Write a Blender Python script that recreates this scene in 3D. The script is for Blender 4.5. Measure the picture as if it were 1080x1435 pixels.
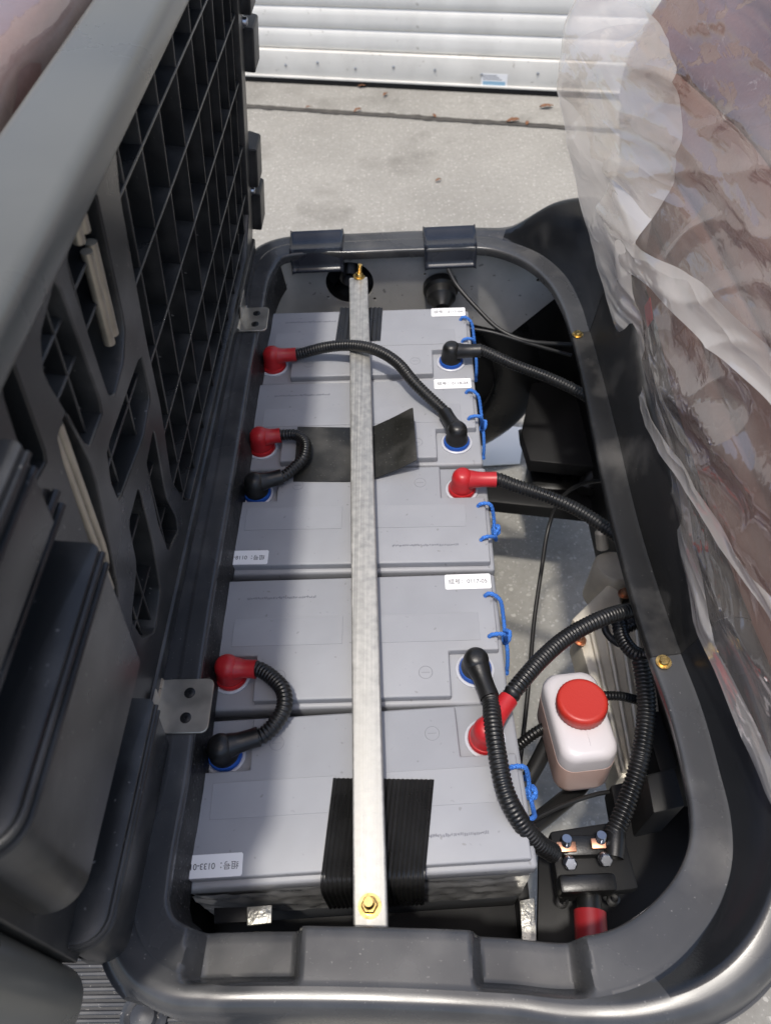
import bpy, bmesh, math, random
import numpy as np
from mathutils import Vector, Matrix, noise
random.seed(7)
S = bpy.context.scene
for o in list(bpy.data.objects): bpy.data.objects.remove(o)
C = S.collection

# ------------------------------------------------------------------ camera
CAM = Vector((0.0661, -0.1527, 0.7636)); ROT = (0.6569, 0.0442, -0.0083); FPX = 1040.0
cd = bpy.data.cameras.new('camera'); cam = bpy.data.objects.new('camera', cd); C.objects.link(cam)
cam.location = CAM; cam.rotation_euler = ROT
cd.sensor_fit = 'VERTICAL'; cd.sensor_height = 24.0; cd.lens = 24.0 * FPX / 1435.0
cd.clip_start = 0.02; cd.clip_end = 500
cd.dof.use_dof = True; cd.dof.focus_distance = 0.86; cd.dof.aperture_fstop = 5.0
S.camera = cam
# ------------------------------------------------------------------ sky, sun, exposure
SUN_EL = math.radians(77); SUN_FROM = math.radians(243)     # direction the light comes from (0 = +x, ccw)
w = bpy.data.worlds.new('World'); S.world = w; w.use_nodes = True
nt = w.node_tree; bg = nt.nodes['Background']
sky = nt.nodes.new('ShaderNodeTexSky'); sky.sky_type = 'NISHITA'; sky.sun_disc = False
sky.sun_elevation = SUN_EL; sky.sun_rotation = math.radians(90) - SUN_FROM
sky.dust_density = 3.0; sky.air_density = 1.0; sky.ozone_density = 1.0
nt.links.new(sky.outputs[0], bg.inputs[0]); bg.inputs[1].default_value = 0.15
sl = bpy.data.lights.new('sun', 'SUN'); sl.energy = 2.0; sl.angle = math.radians(3); sl.color = (1.0, 0.95, 0.87)
so = bpy.data.objects.new('sun', sl); C.objects.link(so)
d = Vector((math.cos(SUN_EL) * math.cos(SUN_FROM), math.cos(SUN_EL) * math.sin(SUN_FROM), math.sin(SUN_EL)))
so.rotation_euler = d.to_track_quat('Z', 'Y').to_euler(); so.location = d * 6
vs = S.view_settings; vs.view_transform = 'Standard'; vs.look = 'None'; vs.gamma = 1; vs.exposure = 0.5

# ------------------------------------------------------------------ helpers
from mathutils import Euler
RM = Euler(ROT, 'XYZ').to_matrix()
def ray(px, py): return RM @ Vector(((px - 540) / FPX, -(py - 717.5) / FPX, -1.0))
def U(px, py, z):
    r = ray(px, py); return CAM + r * ((z - CAM.z) / r.z)
def UY(px, py, y):
    r = ray(px, py); return CAM + r * ((y - CAM.y) / r.y)
ZG = -0.60     # ground level, battery tops are z = 0

def mat(name, col, rough=0.5, metal=0.0, bump=None, var=None, spec=0.5, coat=0.0, extra=None):
    """bump=(scale,strength[,detail]); var=(scale,amount) value variation of the base colour"""
    m = bpy.data.materials.new(name); m.use_nodes = True
    n = m.node_tree.nodes; l = m.node_tree.links; b = n['Principled BSDF']
    b.inputs['Base Color'].default_value = (*col, 1); b.inputs['Roughness'].default_value = rough
    b.inputs['Metallic'].default_value = metal; b.inputs['Specular IOR Level'].default_value = spec
    b.inputs['Coat Weight'].default_value = coat
    tc = n.new('ShaderNodeTexCoord')
    if var:
        t = n.new('ShaderNodeTexNoise'); t.inputs['Scale'].default_value = var[0]; t.inputs['Detail'].default_value = 6
        l.new(tc.outputs['Object'], t.inputs['Vector'])
        r = n.new('ShaderNodeMapRange'); r.inputs[1].default_value = .3; r.inputs[2].default_value = .7
        r.inputs[3].default_value = 1 - var[1]; r.inputs[4].default_value = 1 + var[1]
        l.new(t.outputs[0], r.inputs[0])
        mx = n.new('ShaderNodeVectorMath'); mx.operation = 'SCALE'; mx.inputs[0].default_value = col
        l.new(r.outputs[0], mx.inputs['Scale']); l.new(mx.outputs[0], b.inputs['Base Color'])
        r2 = n.new('ShaderNodeMapRange'); r2.inputs[1].default_value = .3; r2.inputs[2].default_value = .7
        r2.inputs[3].default_value = max(0.03, rough - var[1] * .45); r2.inputs[4].default_value = min(1, rough + var[1] * .45)
        l.new(t.outputs[0], r2.inputs[0]); l.new(r2.outputs[0], b.inputs['Roughness'])
    if bump:
        t = n.new('ShaderNodeTexNoise'); t.inputs['Scale'].default_value = bump[0]
        t.inputs['Detail'].default_value = bump[2] if len(bump) > 2 else 3
        l.new(tc.outputs['Object'], t.inputs['Vector'])
        bp = n.new('ShaderNodeBump'); bp.inputs['Strength'].default_value = bump[1]; bp.inputs['Distance'].default_value = .002
        l.new(t.outputs[0], bp.inputs['Height']); l.new(bp.outputs[0], b.inputs['Normal'])
    if extra: extra(n, l, b, tc)
    return m

def dust(scale=260, lo=.71, col=(.45, .43, .40), amt=.55):
    """pale specks of dust scattered over a surface"""
    def f(n, l, b, tc):
        t = n.new('ShaderNodeTexNoise'); t.inputs['Scale'].default_value = scale; t.inputs['Detail'].default_value = 1
        l.new(tc.outputs['Object'], t.inputs['Vector'])
        t2 = n.new('ShaderNodeTexNoise'); t2.inputs['Scale'].default_value = 14; t2.inputs['Detail'].default_value = 4
        l.new(tc.outputs['Object'], t2.inputs['Vector'])
        r = n.new('ShaderNodeMapRange'); r.inputs[1].default_value = lo; r.inputs[2].default_value = lo + .05; r.inputs[4].default_value = amt
        l.new(t.outputs[0], r.inputs[0])
        r2 = n.new('ShaderNodeMapRange'); r2.inputs[1].default_value = .5; r2.inputs[2].default_value = .75; r2.inputs[4].default_value = .12
        l.new(t2.outputs[0], r2.inputs[0])
        ad = n.new('ShaderNodeMath'); ad.operation = 'MAXIMUM'; l.new(r.outputs[0], ad.inputs[0]); l.new(r2.outputs[0], ad.inputs[1])
        mx = n.new('ShaderNodeMix'); mx.data_type = 'RGBA'; l.new(ad.outputs[0], mx.inputs['Factor'])
        src = b.inputs['Base Color']
        if src.is_linked: l.new(src.links[0].from_socket, mx.inputs['A'])
        else: mx.inputs['A'].default_value = src.default_value
        mx.inputs['B'].default_value = (*col, 1); l.new(mx.outputs['Result'], b.inputs['Base Color'])
    return f

def concrete(name, base, light, dark, scale):
    m = bpy.data.materials.new(name); m.use_nodes = True
    n = m.node_tree.nodes; l = m.node_tree.links; b = n['Principled BSDF']; b.inputs['Roughness'].default_value = .9
    tc = n.new('ShaderNodeTexCoord')
    def noi(s, det=6, rough=.6):
        t = n.new('ShaderNodeTexNoise'); t.inputs['Scale'].default_value = s; t.inputs['Detail'].default_value = det
        t.inputs['Roughness'].default_value = rough; l.new(tc.outputs['Object'], t.inputs['Vector']); return t
    def ramp(src, a, bb, o0=0., o1=1.):
        r = n.new('ShaderNodeMapRange'); r.inputs[1].default_value = a; r.inputs[2].default_value = bb
        r.inputs[3].default_value = o0; r.inputs[4].default_value = o1; l.new(src, r.inputs[0]); return r.outputs[0]
    def mix(f, A, B, mode='MIX'):
        x = n.new('ShaderNodeMix'); x.data_type = 'RGBA'; x.blend_type = mode
        l.new(f, x.inputs['Factor'])
        for k, v in (('A', A), ('B', B)):
            if isinstance(v, tuple): x.inputs[k].default_value = (*v, 1)
            else: l.new(v, x.inputs[k])
        return x.outputs['Result']
    big = noi(1.3, 8); fine = noi(60, 4, .7)
    c = mix(ramp(big.outputs[0], .35, .68), base, tuple(v * .72 for v in base))
    c = mix(ramp(fine.outputs[0], .35, .7, 0, .45), c, dark)
    dist = noi(scale * .9, 2)
    off = n.new('ShaderNodeVectorMath'); off.operation = 'SCALE'; off.inputs['Scale'].default_value = .010
    l.new(dist.outputs[1], off.inputs[0])
    av = n.new('ShaderNodeVectorMath'); av.operation = 'ADD'; l.new(tc.outputs['Object'], av.inputs[0]); l.new(off.outputs[0], av.inputs[1])
    hs = []
    for sc, th, seed in ((scale, .34, 0.), (scale * 1.9, .30, 3.7)):
        v = n.new('ShaderNodeTexVoronoi'); v.inputs['Scale'].default_value = sc
        sh = n.new('ShaderNodeVectorMath'); sh.operation = 'ADD'; sh.inputs[1].default_value = (seed, seed * .7, 0)
        l.new(av.outputs[0], sh.inputs[0]); l.new(sh.outputs[0], v.inputs['Vector'])
        sep = n.new('ShaderNodeSeparateColor'); l.new(v.outputs['Color'], sep.inputs[0])
        stone = ramp(v.outputs['Distance'], th, th - .07)
        pick = ramp(sep.outputs[0], .45, .55)
        mu = n.new('ShaderNodeMath'); mu.operation = 'MULTIPLY'; l.new(stone, mu.inputs[0]); l.new(pick, mu.inputs[1])
        mu2 = n.new('ShaderNodeMath'); mu2.operation = 'MULTIPLY'; l.new(mu.outputs[0], mu2.inputs[0]); l.new(ramp(sep.outputs[1], 0, 1, .15, .75), mu2.inputs[1])
        c = mix(mu2.outputs[0], c, light); hs.append(mu.outputs[0])
    st = noi(3.1, 5); c = mix(ramp(st.outputs[0], .54, .70, 0, .55), c, tuple(v * .75 for v in dark))
    l.new(c, b.inputs['Base Color'])
    bp = n.new('ShaderNodeBump'); bp.inputs['Strength'].default_value = .45; bp.inputs['Distance'].default_value = .003
    ad = n.new('ShaderNodeMath'); ad.operation = 'ADD'; l.new(fine.outputs[0], ad.inputs[0]); l.new(hs[0], ad.inputs[1])
    l.new(ad.outputs[0], bp.inputs['Height']); l.new(bp.outputs[0], b.inputs['Normal'])
    return m

def film(name, tint, cloud, gloss_rough=.16, scale=9.):
    m = bpy.data.materials.new(name); m.use_nodes = True
    n = m.node_tree.nodes; l = m.node_tree.links
    for x in list(n): n.remove(x)
    out = n.new('ShaderNodeOutputMaterial'); tc = n.new('ShaderNodeTexCoord')
    tr = n.new('ShaderNodeBsdfTransparent'); tr.inputs[0].default_value = (*tint, 1)
    df = n.new('ShaderNodeBsdfDiffuse'); df.inputs[0].default_value = (.88, .84, .79, 1)
    tl = n.new('ShaderNodeBsdfTranslucent'); tl.inputs[0].default_value = (.88, .84, .79, 1)
    gl = n.new('ShaderNodeBsdfGlossy'); gl.inputs[0].default_value = (1, 1, 1, 1); gl.inputs['Roughness'].default_value = gloss_rough
    nz = n.new('ShaderNodeTexNoise'); nz.inputs['Scale'].default_value = scale; nz.inputs['Detail'].default_value = 7; nz.inputs['Distortion'].default_value = 1.2
    l.new(tc.outputs['Object'], nz.inputs['Vector'])
    nz2 = n.new('ShaderNodeTexNoise'); nz2.inputs['Scale'].default_value = scale * 3.2; nz2.inputs['Detail'].default_value = 5; nz2.inputs['Distortion'].default_value = 2.2
    l.new(tc.outputs['Object'], nz2.inputs['Vector'])
    ad = n.new('ShaderNodeMath'); ad.operation = 'MULTIPLY_ADD'; l.new(nz2.outputs[0], ad.inputs[0]); ad.inputs[1].default_value = .35; l.new(nz.outputs[0], ad.inputs[2])
    bp = n.new('ShaderNodeBump'); bp.inputs['Strength'].default_value = .5; bp.inputs['Distance'].default_value = .010
    l.new(ad.outputs[0], bp.inputs['Height'])
    mp = n.new('ShaderNodeMapping'); mp.inputs['Scale'].default_value = (.7, .24, 1.0); mp.inputs['Rotation'].default_value = (.22, 0, 0)
    l.new(tc.outputs['Object'], mp.inputs['Vector']); l.new(mp.outputs[0], nz.inputs['Vector']); nz.inputs['Detail'].default_value = 3; nz.inputs['Distortion'].default_value = .5
    prev = bp; ad.inputs[1].default_value = .05
    for sc_, st_, ds in ((scale * 1.5, .75, .026), (scale * 4.0, .40, .007), (scale * 10, .22, .003)):
        vo = n.new('ShaderNodeTexNoise'); vo.inputs['Scale'].default_value = sc_; vo.inputs['Detail'].default_value = 2; vo.inputs['Distortion'].default_value = .8; l.new(mp.outputs[0], vo.inputs['Vector'])
        ab = n.new('ShaderNodeMath'); ab.operation = 'SUBTRACT'; l.new(vo.outputs[0], ab.inputs[0]); ab.inputs[1].default_value = .5
        aa = n.new('ShaderNodeMath'); aa.operation = 'ABSOLUTE'; l.new(ab.outputs[0], aa.inputs[0])
        b2 = n.new('ShaderNodeBump'); b2.inputs['Strength'].default_value = st_; b2.inputs['Distance'].default_value = ds; b2.invert = True
        l.new(aa.outputs[0], b2.inputs['Height']); l.new(prev.outputs[0], b2.inputs['Normal']); prev = b2; crease = aa
    bp = prev
    for x in (df, tl, gl): l.new(bp.outputs[0], x.inputs['Normal'])
    m1 = n.new('ShaderNodeMixShader'); m1.inputs[0].default_value = .5; l.new(df.outputs[0], m1.inputs[1]); l.new(tl.outputs[0], m1.inputs[2])
    r = n.new('ShaderNodeMapRange'); r.inputs[1].default_value = .38; r.inputs[2].default_value = .66
    r.inputs[3].default_value = cloud[0]; r.inputs[4].default_value = cloud[1]; l.new(nz.outputs[0], r.inputs[0])
    cw = n.new('ShaderNodeMapRange'); cw.inputs[1].default_value = .0; cw.inputs[2].default_value = .014; cw.inputs[3].default_value = .28; cw.inputs[4].default_value = 0; l.new(crease.outputs[0], cw.inputs[0])
    cm = n.new('ShaderNodeMath'); cm.operation = 'MULTIPLY'; l.new(cw.outputs[0], cm.inputs[0])
    cn = n.new('ShaderNodeMapRange'); cn.inputs[1].default_value = .45; cn.inputs[2].default_value = .65; l.new(nz2.outputs[0], cn.inputs[0]); l.new(cn.outputs[0], cm.inputs[1])
    mxx = n.new('ShaderNodeMath'); mxx.operation = 'MAXIMUM'; l.new(cm.outputs[0], mxx.inputs[0]); l.new(r.outputs[0], mxx.inputs[1])
    m2 = n.new('ShaderNodeMixShader'); l.new(mxx.outputs[0], m2.inputs[0]); l.new(tr.outputs[0], m2.inputs[1]); l.new(m1.outputs[0], m2.inputs[2])
    lw = n.new('ShaderNodeLayerWeight'); l.new(bp.outputs[0], lw.inputs['Normal'])
    pw = n.new('ShaderNodeMath'); pw.operation = 'POWER'; l.new(lw.outputs['Facing'], pw.inputs[0]); pw.inputs[1].default_value = 4
    fr = n.new('ShaderNodeMath'); fr.operation = 'MULTIPLY_ADD'; l.new(pw.outputs[0], fr.inputs[0]); fr.inputs[1].default_value = .8; fr.inputs[2].default_value = .11
    m3 = n.new('ShaderNodeMixShader'); l.new(fr.outputs[0], m3.inputs[0]); l.new(m2.outputs[0], m3.inputs[1]); l.new(gl.outputs[0], m3.inputs[2])
    l.new(m3.outputs[0], out.inputs[0])
    return m

def rope_extra(n, l, b, tc):
    wv = n.new('ShaderNodeTexWave'); wv.inputs['Scale'].default_value = 230; wv.bands_direction = 'DIAGONAL'; wv.inputs['Distortion'].default_value = 1
    l.new(tc.outputs['Object'], wv.inputs['Vector'])
    mx = n.new('ShaderNodeMix'); mx.data_type = 'RGBA'; mx.inputs['A'].default_value = (.015, .10, .42, 1); mx.inputs['B'].default_value = (.07, .26, .78, 1)
    l.new(wv.outputs[1], mx.inputs['Factor']); l.new(mx.outputs['Result'], b.inputs['Base Color'])
    bp = n.new('ShaderNodeBump'); bp.inputs['Strength'].default_value = .6; bp.inputs['Distance'].default_value = .001
    l.new(wv.outputs[1], bp.inputs['Height']); l.new(bp.outputs[0], b.inputs['Normal'])
def alu_extra(n, l, b, tc):
    mp = n.new('ShaderNodeMapping'); mp.inputs['Scale'].default_value = (420, 3, 420); l.new(tc.outputs['Object'], mp.inputs['Vector'])
    t = n.new('ShaderNodeTexNoise'); t.inputs['Scale'].default_value = 1; t.inputs['Detail'].default_value = 5; l.new(mp.outputs[0], t.inputs['Vector'])
    t2 = n.new('ShaderNodeTexNoise'); t2.inputs['Scale'].default_value = 130; t2.inputs['Detail'].default_value = 4; l.new(tc.outputs['Object'], t2.inputs['Vector'])
    ad = n.new('ShaderNodeMath'); ad.operation = 'MULTIPLY'; l.new(t.outputs[0], ad.inputs[0]); l.new(t2.outputs[0], ad.inputs[1])
    r = n.new('ShaderNodeMapRange'); r.inputs[1].default_value = .12; r.inputs[2].default_value = .42; r.inputs[3].default_value = .48; r.inputs[4].default_value = .70
    l.new(ad.outputs[0], r.inputs[0]); l.new(r.outputs[0], b.inputs['Roughness'])
    cr = n.new('ShaderNodeMapRange'); cr.inputs[1].default_value = .1; cr.inputs[2].default_value = .4; cr.inputs[3].default_value = .33; cr.inputs[4].default_value = .54
    l.new(ad.outputs[0], cr.inputs[0])
    cb = n.new('ShaderNodeCombineColor'); 
    for i, k in enumerate((1.0, .985, .93)):
        q = n.new('ShaderNodeMath'); q.operation = 'MULTIPLY'; q.inputs[1].default_value = k; l.new(cr.outputs[0], q.inputs[0]); l.new(q.outputs[0], cb.inputs[i])
    l.new(cb.outputs[0], b.inputs['Base Color'])
    bp = n.new('ShaderNodeBump'); bp.inputs['Strength'].default_value = .25; bp.inputs['Distance'].default_value = .001
    l.new(ad.outputs[0], bp.inputs['Height']); l.new(bp.outputs[0], b.inputs['Normal'])

M = {
 'rim': mat('rim_plastic', (.044, .045, .047), .26, bump=(1400, .035), var=(9, .22), extra=dust(420, .745, amt=.3)),
 'panel': mat('panel_black', (.012, .012, .012), .45, spec=.3, bump=(1100, .12), var=(7, .25), extra=dust(380, .76, amt=.25)),
 'rim_shaded': mat('rim_plastic_shaded', (.014, .015, .017), .2, bump=(600, .05), var=(9, .2)),  # rim plastic made darker for its wall, shade put into the colour
 'gloss': mat('pocket_plastic', (.018, .021, .029), .25, bump=(700, .05), var=(12, .2)),
 'lid': mat('lid_plastic', (.017, .0172, .0172), .32, bump=(800, .08), var=(6, .2), extra=dust(200, .74, amt=.3)),
 'lidback': mat('lid_back', (.007, .0075, .008), .5, var=(10, .2)),
 'shell': mat('lid_shell', (.115, .115, .102), .30, var=(5, .15)),
 'case': mat('battery_case', (.285, .292, .312), .46, bump=(1500, .08), var=(11, .07), extra=dust(120, .70, (.15, .145, .14), .5)),
 'casedark': mat('battery_side', (.22, .225, .24), .5, var=(14, .1)),
 'white': mat('sticker_white', (.80, .80, .80), .45),
 'ink': mat('ink', (.03, .03, .035), .6),
 'print': mat('grey_print', (.17, .175, .20), .6),
 'red': mat('red_rubber', (.42, .014, .018), .38, var=(25, .15)),
 'blue': mat('blue_washer', (.015, .08, .36), .35),
 'ring': mat('washer_plastic', (.50, .51, .55), .4),
 'boot': mat('black_boot', (.008, .008, .008), .38, bump=(500, .08), var=(30, .2)),
 'conduit': mat('black_conduit', (.008, .008, .008), .36, var=(30, .25)),
 'wire': mat('black_wire', (.012, .012, .012), .45),
 'alu': mat('bar_aluminium', (.65, .64, .60), .4, metal=.7, extra=alu_extra),
 'rubber': mat('black_rubber', (.012, .012, .012), .33, var=(22, .25)),
 'pad': mat('rubber_pad', (.014, .014, .012), .42, bump=(220, .1), var=(12, .25), extra=dust(400, .72, amt=.3)),
 'steel': mat('black_steel', (.007, .007, .007), .5, bump=(260, .35), var=(30, .3), extra=dust(420, .68, amt=.4)),
 'wall': mat('grey_steel_plate', (.42, .41, .39), .40, metal=.1, bump=(300, .08), var=(8, .22), extra=dust(90, .70, (.03, .03, .03), .5)),
 'dark': mat('dark_steel', (.009, .009, .0095), .55, spec=.25, var=(10, .3)),
 'zinc': mat('hinge_steel', (.52, .48, .41), .36, metal=.85, var=(40, .15)),
 'rod': mat('tan_rod', (.40, .35, .27), .35, metal=.5, var=(40, .2)),
 'gold': mat('passivated_bolt', (.72, .50, .18), .28, metal=1, var=(120, .25)),
 'bolt': mat('zinc_bolt', (.46, .48, .52), .28, metal=1),
 'copper': mat('copper_lug', (.62, .32, .20), .4, metal=1),
 'screw': mat('black_screw', (.03, .03, .03), .35, metal=.6),
 'rope': mat('blue_rope', (.03, .16, .6), .7, extra=rope_extra),
 'bottle': mat('bottle_plastic', (.58, .55, .56), .35),
 'fluid': mat('bottle_fluid', (.62, .43, .37), .32),
 'cap': mat('red_cap', (.44, .028, .018), .42, bump=(500, .1)),
 'cast': mat('cast_aluminium', (.66, .61, .51), .42, metal=.3, bump=(500, .15), var=(25, .15)),
 'door': mat('door_paint', (.74, .72, .67), .75, var=(6, .06), extra=dust(40, .72, (.30, .27, .22), .5)),
 'rail': mat('door_rail', (.64, .62, .57), .75, var=(5, .10), extra=dust(50, .70, (.28, .24, .2), .5)),
 'vinyl': mat('brown_vinyl', (.20, .112, .090), .34, bump=(160, .3), var=(9, .2)),
 'leaf': mat('dry_leaf', (.17, .075, .035), .8, var=(60, .4)),
 'joint': mat('dirt_joint', (.06, .055, .048), .95, bump=(120, .8), var=(30, .4)),
 'concrete': concrete('concrete', (.33, .317, .285), (.47, .45, .41), (.18, .168, .145), 80),
 'film': film('clear_film', (.98, .95, .92), (.02, .22), .05, 7),
 'fold': film('cloudy_film', (.96, .94, .92), (.28, .82), .07, 7),
 'film2': film('clear_film_tight', (.95, .92, .91), (.03, .35), .10, 6),
 'mat': mat('ribbed_mat', (.035, .037, .042), .5, var=(20, .3), extra=dust(300, .70)),
 'patch': mat('sunlit_patch', (.85, .84, .80), .6),  # white that stands in for sunlit ground
 'lens': mat('print_blue', (.25, .42, .55), .5),
 'sleeve': mat('dark_red_sleeve', (.26, .012, .016), .4),
 'shrink': mat('shrink_film', (.30, .30, .30), .16, bump=(50, .25), var=(30, .3)),
 'foil': mat('dull_metal_tab', (.42, .41, .37), .38, metal=.8, bump=(180, .6), var=(60, .35)),
}

WL = {}
def wloc(o): return WL.get(o.name, Vector((0, 0, 0)))
def finish(me, smooth, ang):
    if smooth:
        me.polygons.foreach_set('use_smooth', [True] * len(me.polygons))
        try: me.set_sharp_from_angle(angle=math.radians(ang))
        except Exception: pass
    me.update()
def obj(name, bm, m, parent=None, local=False, smooth=True, ang=35):
    """link bm as one mesh object; its coordinates are world ones (or the parent's own when local)"""
    me = bpy.data.meshes.new(name)
    if isinstance(bm, tuple): me.from_pydata(*bm)
    elif isinstance(bm, bpy.types.Mesh): me = bm
    else:
        bmesh.ops.recalc_face_normals(bm, faces=bm.faces); bm.to_mesh(me); bm.free()
    n = len(me.vertices); a = np.empty(n * 3); me.vertices.foreach_get('co', a); a = a.reshape(-1, 3)
    c = (a.min(0) + a.max(0)) / 2
    me.vertices.foreach_set('co', (a - c).ravel()); finish(me, smooth, ang)
    if not me.materials: me.materials.append(M[m] if isinstance(m, str) else m)
    o = bpy.data.objects.new(name, me); C.objects.link(o); c = Vector(c)
    if parent is not None:
        o.parent = parent
        if local: o.location = c
        else: o.location = c - wloc(parent); WL[o.name] = c
    else: o.location = c; WL[o.name] = c
    return o
def empty(name, loc, rz=0.0):
    o = bpy.data.objects.new(name, None); C.objects.link(o); o.location = loc; o.rotation_euler = (0, 0, rz)
    o.empty_display_size = .03; WL[o.name] = Vector(loc); return o
def tag(o, label, cat, group=None, kind=None):
    if label: o['label'] = label
    if cat: o['category'] = cat
    if group: o['group'] = group
    if kind: o['kind'] = kind
    return o

def sub(name, loc, parent):
    o = empty(name, loc); o.parent = parent; o.location = Vector(loc) - wloc(parent); return o
# ---- mesh builders
def rbox(bm, x0, x1, y0, y1, z0, z1, r=.002, seg=2, mtx=None):
    t = bmesh.new()
    r_ = bmesh.ops.create_cube(t, size=1)
    for v in t.verts:
        v.co = Vector((x0 + (v.co.x + .5) * (x1 - x0), y0 + (v.co.y + .5) * (y1 - y0), z0 + (v.co.z + .5) * (z1 - z0)))
    if r > 0: bmesh.ops.bevel(t, geom=t.edges[:], offset=r, segments=seg, profile=.5, affect='EDGES')
    if mtx is not None: bmesh.ops.transform(t, matrix=mtx, verts=t.verts[:])
    me = bpy.data.meshes.new('t'); t.to_mesh(me); t.free(); bm.from_mesh(me); bpy.data.meshes.remove(me)
    return bm
def box(*a, **k): return rbox(bmesh.new(), *a, **k)
def prism(poly, z0, z1, r=.0, seg=2, mtx=None, bm=None):
    t = bmesh.new(); n = len(poly)
    lo = [t.verts.new((p[0], p[1], z0)) for p in poly]; hi = [t.verts.new((p[0], p[1], z1)) for p in poly]
    t.faces.new(lo[::-1]); top = t.faces.new(hi)
    for i in range(n): t.faces.new((lo[i], lo[(i + 1) % n], hi[(i + 1) % n], hi[i]))
    bmesh.ops.recalc_face_normals(t, faces=t.faces[:])
    if r > 0:
        bmesh.ops.bevel(t, geom=[e for e in t.edges if (e.verts[0].co.z > (z0 + z1) / 2 or e.verts[1].co.z > (z0 + z1) / 2)], offset=r, segments=seg, profile=.5, affect='EDGES')
    if mtx is not None: bmesh.ops.transform(t, matrix=mtx, verts=t.verts[:])
    if bm is None: return t
    me = bpy.data.meshes.new('t'); t.to_mesh(me); t.free(); bm.from_mesh(me); bpy.data.meshes.remove(me); return bm
def lathe(bm, prof, c=(0, 0, 0), axis=(0, 0, 1), n=28):
    c = Vector(c); q = Vector(axis).normalized().to_track_quat('Z', 'Y')
    rings = []
    for (r, z) in prof:
        if r < 1e-6: rings.append([bm.verts.new(c + q @ Vector((0, 0, z)))])
        else: rings.append([bm.verts.new(c + q @ Vector((r * math.cos(2 * math.pi * i / n), r * math.sin(2 * math.pi * i / n), z))) for i in range(n)])
    for a, b in zip(rings, rings[1:]):
        for i in range(n):
            j = (i + 1) % n
            if len(a) == 1 and len(b) == 1: continue
            if len(a) == 1: bm.faces.new((a[0], b[j], b[i]))
            elif len(b) == 1: bm.faces.new((a[i], a[j], b[0]))
            else: bm.faces.new((a[i], a[j], b[j], b[i]))
    return bm
def spline(pts, step):
    P = [Vector(p) for p in pts]; P = [P[0] * 2 - P[1]] + P + [P[-1] * 2 - P[-2]]
    out = []
    for i in range(1, len(P) - 2):
        a, b, c_, d_ = P[i - 1:i + 3]
        for k in range(40):
            t = k / 40
            out.append(.5 * ((2 * b) + (c_ - a) * t + (2 * a - 5 * b + 4 * c_ - d_) * t * t + (3 * b - a - 3 * c_ + d_) * t ** 3))
    out.append(P[-2])
    res = [out[0]]; acc = 0.0
    for a, b in zip(out, out[1:]):
        L = (b - a).length
        if L < 1e-9: continue
        pos = step - acc
        while pos <= L: res.append(a + (b - a) * (pos / L)); pos += step
        acc = L - (pos - step)
    if (res[-1] - out[-1]).length > step * .3: res.append(out[-1])
    return res
def tube(bm, pts, rad, n=12, caps=True):
    """pts: list of points; rad: number or f(i, count)"""
    N = len(pts); rings = []; up = None
    for i, p in enumerate(pts):
        t = (pts[min(i + 1, N - 1)] - pts[max(i - 1, 0)]).normalized()
        if up is None:
            up = t.orthogonal().normalized()
        up = (up - t * up.dot(t)).normalized(); s = t.cross(up)
        r = rad(i, N) if callable(rad) else rad
        rings.append([bm.verts.new(p + (up * math.cos(2 * math.pi * k / n) + s * math.sin(2 * math.pi * k / n)) * r) for k in range(n)])
    for a, b in zip(rings, rings[1:]):
        for k in range(n): bm.faces.new((a[k], a[(k + 1) % n], b[(k + 1) % n], b[k]))
    if caps: bm.faces.new(rings[0][::-1]); bm.faces.new(rings[-1])
    return bm
def hexbolt(bm, c, r, h, axis=(0, 0, 1), washer=True):
    c = Vector(c); q = Vector(axis).normalized().to_track_quat('Z', 'Y')
    if washer: lathe(bm, [(0, 0), (r * 1.45, 0), (r * 1.45, h * .22), (0, h * .22)], c, axis, 24)
    p = [(r * math.cos(math.pi / 3 * i), r * math.sin(math.pi / 3 * i)) for i in range(6)]
    prism(p, 0, h, h * .15, 1, Matrix.Translation(c) @ q.to_matrix().to_4x4(), bm); return bm
def text_mesh(s, size, m4):
    cu = bpy.data.curves.new('t', 'FONT'); cu.body = s; cu.size = size; cu.align_x = 'CENTER'; cu.align_y = 'CENTER'; cu.extrude = .00005
    o = bpy.data.objects.new('t', cu); C.objects.link(o); dg = bpy.context.evaluated_depsgraph_get()
    me = bpy.data.meshes.new_from_object(o.evaluated_get(dg)); bpy.data.objects.remove(o); bpy.data.curves.remove(cu)
    me.transform(m4); me.materials.clear(); return me

# ================================================================== GROUND and garage door
gm = bmesh.new(); vs_ = [gm.verts.new(v) for v in ((-60, -60, ZG), (60, -60, ZG), (60, 60, ZG), (-60, 60, ZG))]; gm.faces.new(vs_)
g = obj('ground', gm, 'concrete'); tag(g, 'pale weathered concrete with exposed aggregate', 'ground', kind='structure')

dA = U(355, 112, ZG); dB = U(780, 133, ZG); dd = (dB - dA); dd.z = 0; dd.normalize(); dn = Vector((dd.y, -dd.x, 0))   # dn points to the camera
if dn.y > 0: dn = -dn
def DP(s, out, z): return dA + dd * s + dn * out + Vector((0, 0, z))
door = empty('garage_door', DP(0.6, 0, 0)); tag(door, 'white corrugated steel garage door behind the cart', 'door')
bm = bmesh.new()
def dbox(s0, s1, o0, o1, z0, z1, r=.003):
    m4 = Matrix.Translation(dA) @ Matrix((( dd.x, dn.x, 0, 0), (dd.y, dn.y, 0, 0), (0, 0, 1, 0), (0, 0, 0, 1)))
    return box(s0, s1, o0, o1, z0, z1, r=r, mtx=m4)
obj('bottom_rail', dbox(-1.6, 2.8, -.03, .012, .022, .125, .004), 'rail', door)
obj('rail_flange', dbox(-1.6, 2.8, -.02, .022, .022, .030, .002), 'rail', door)
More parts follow.
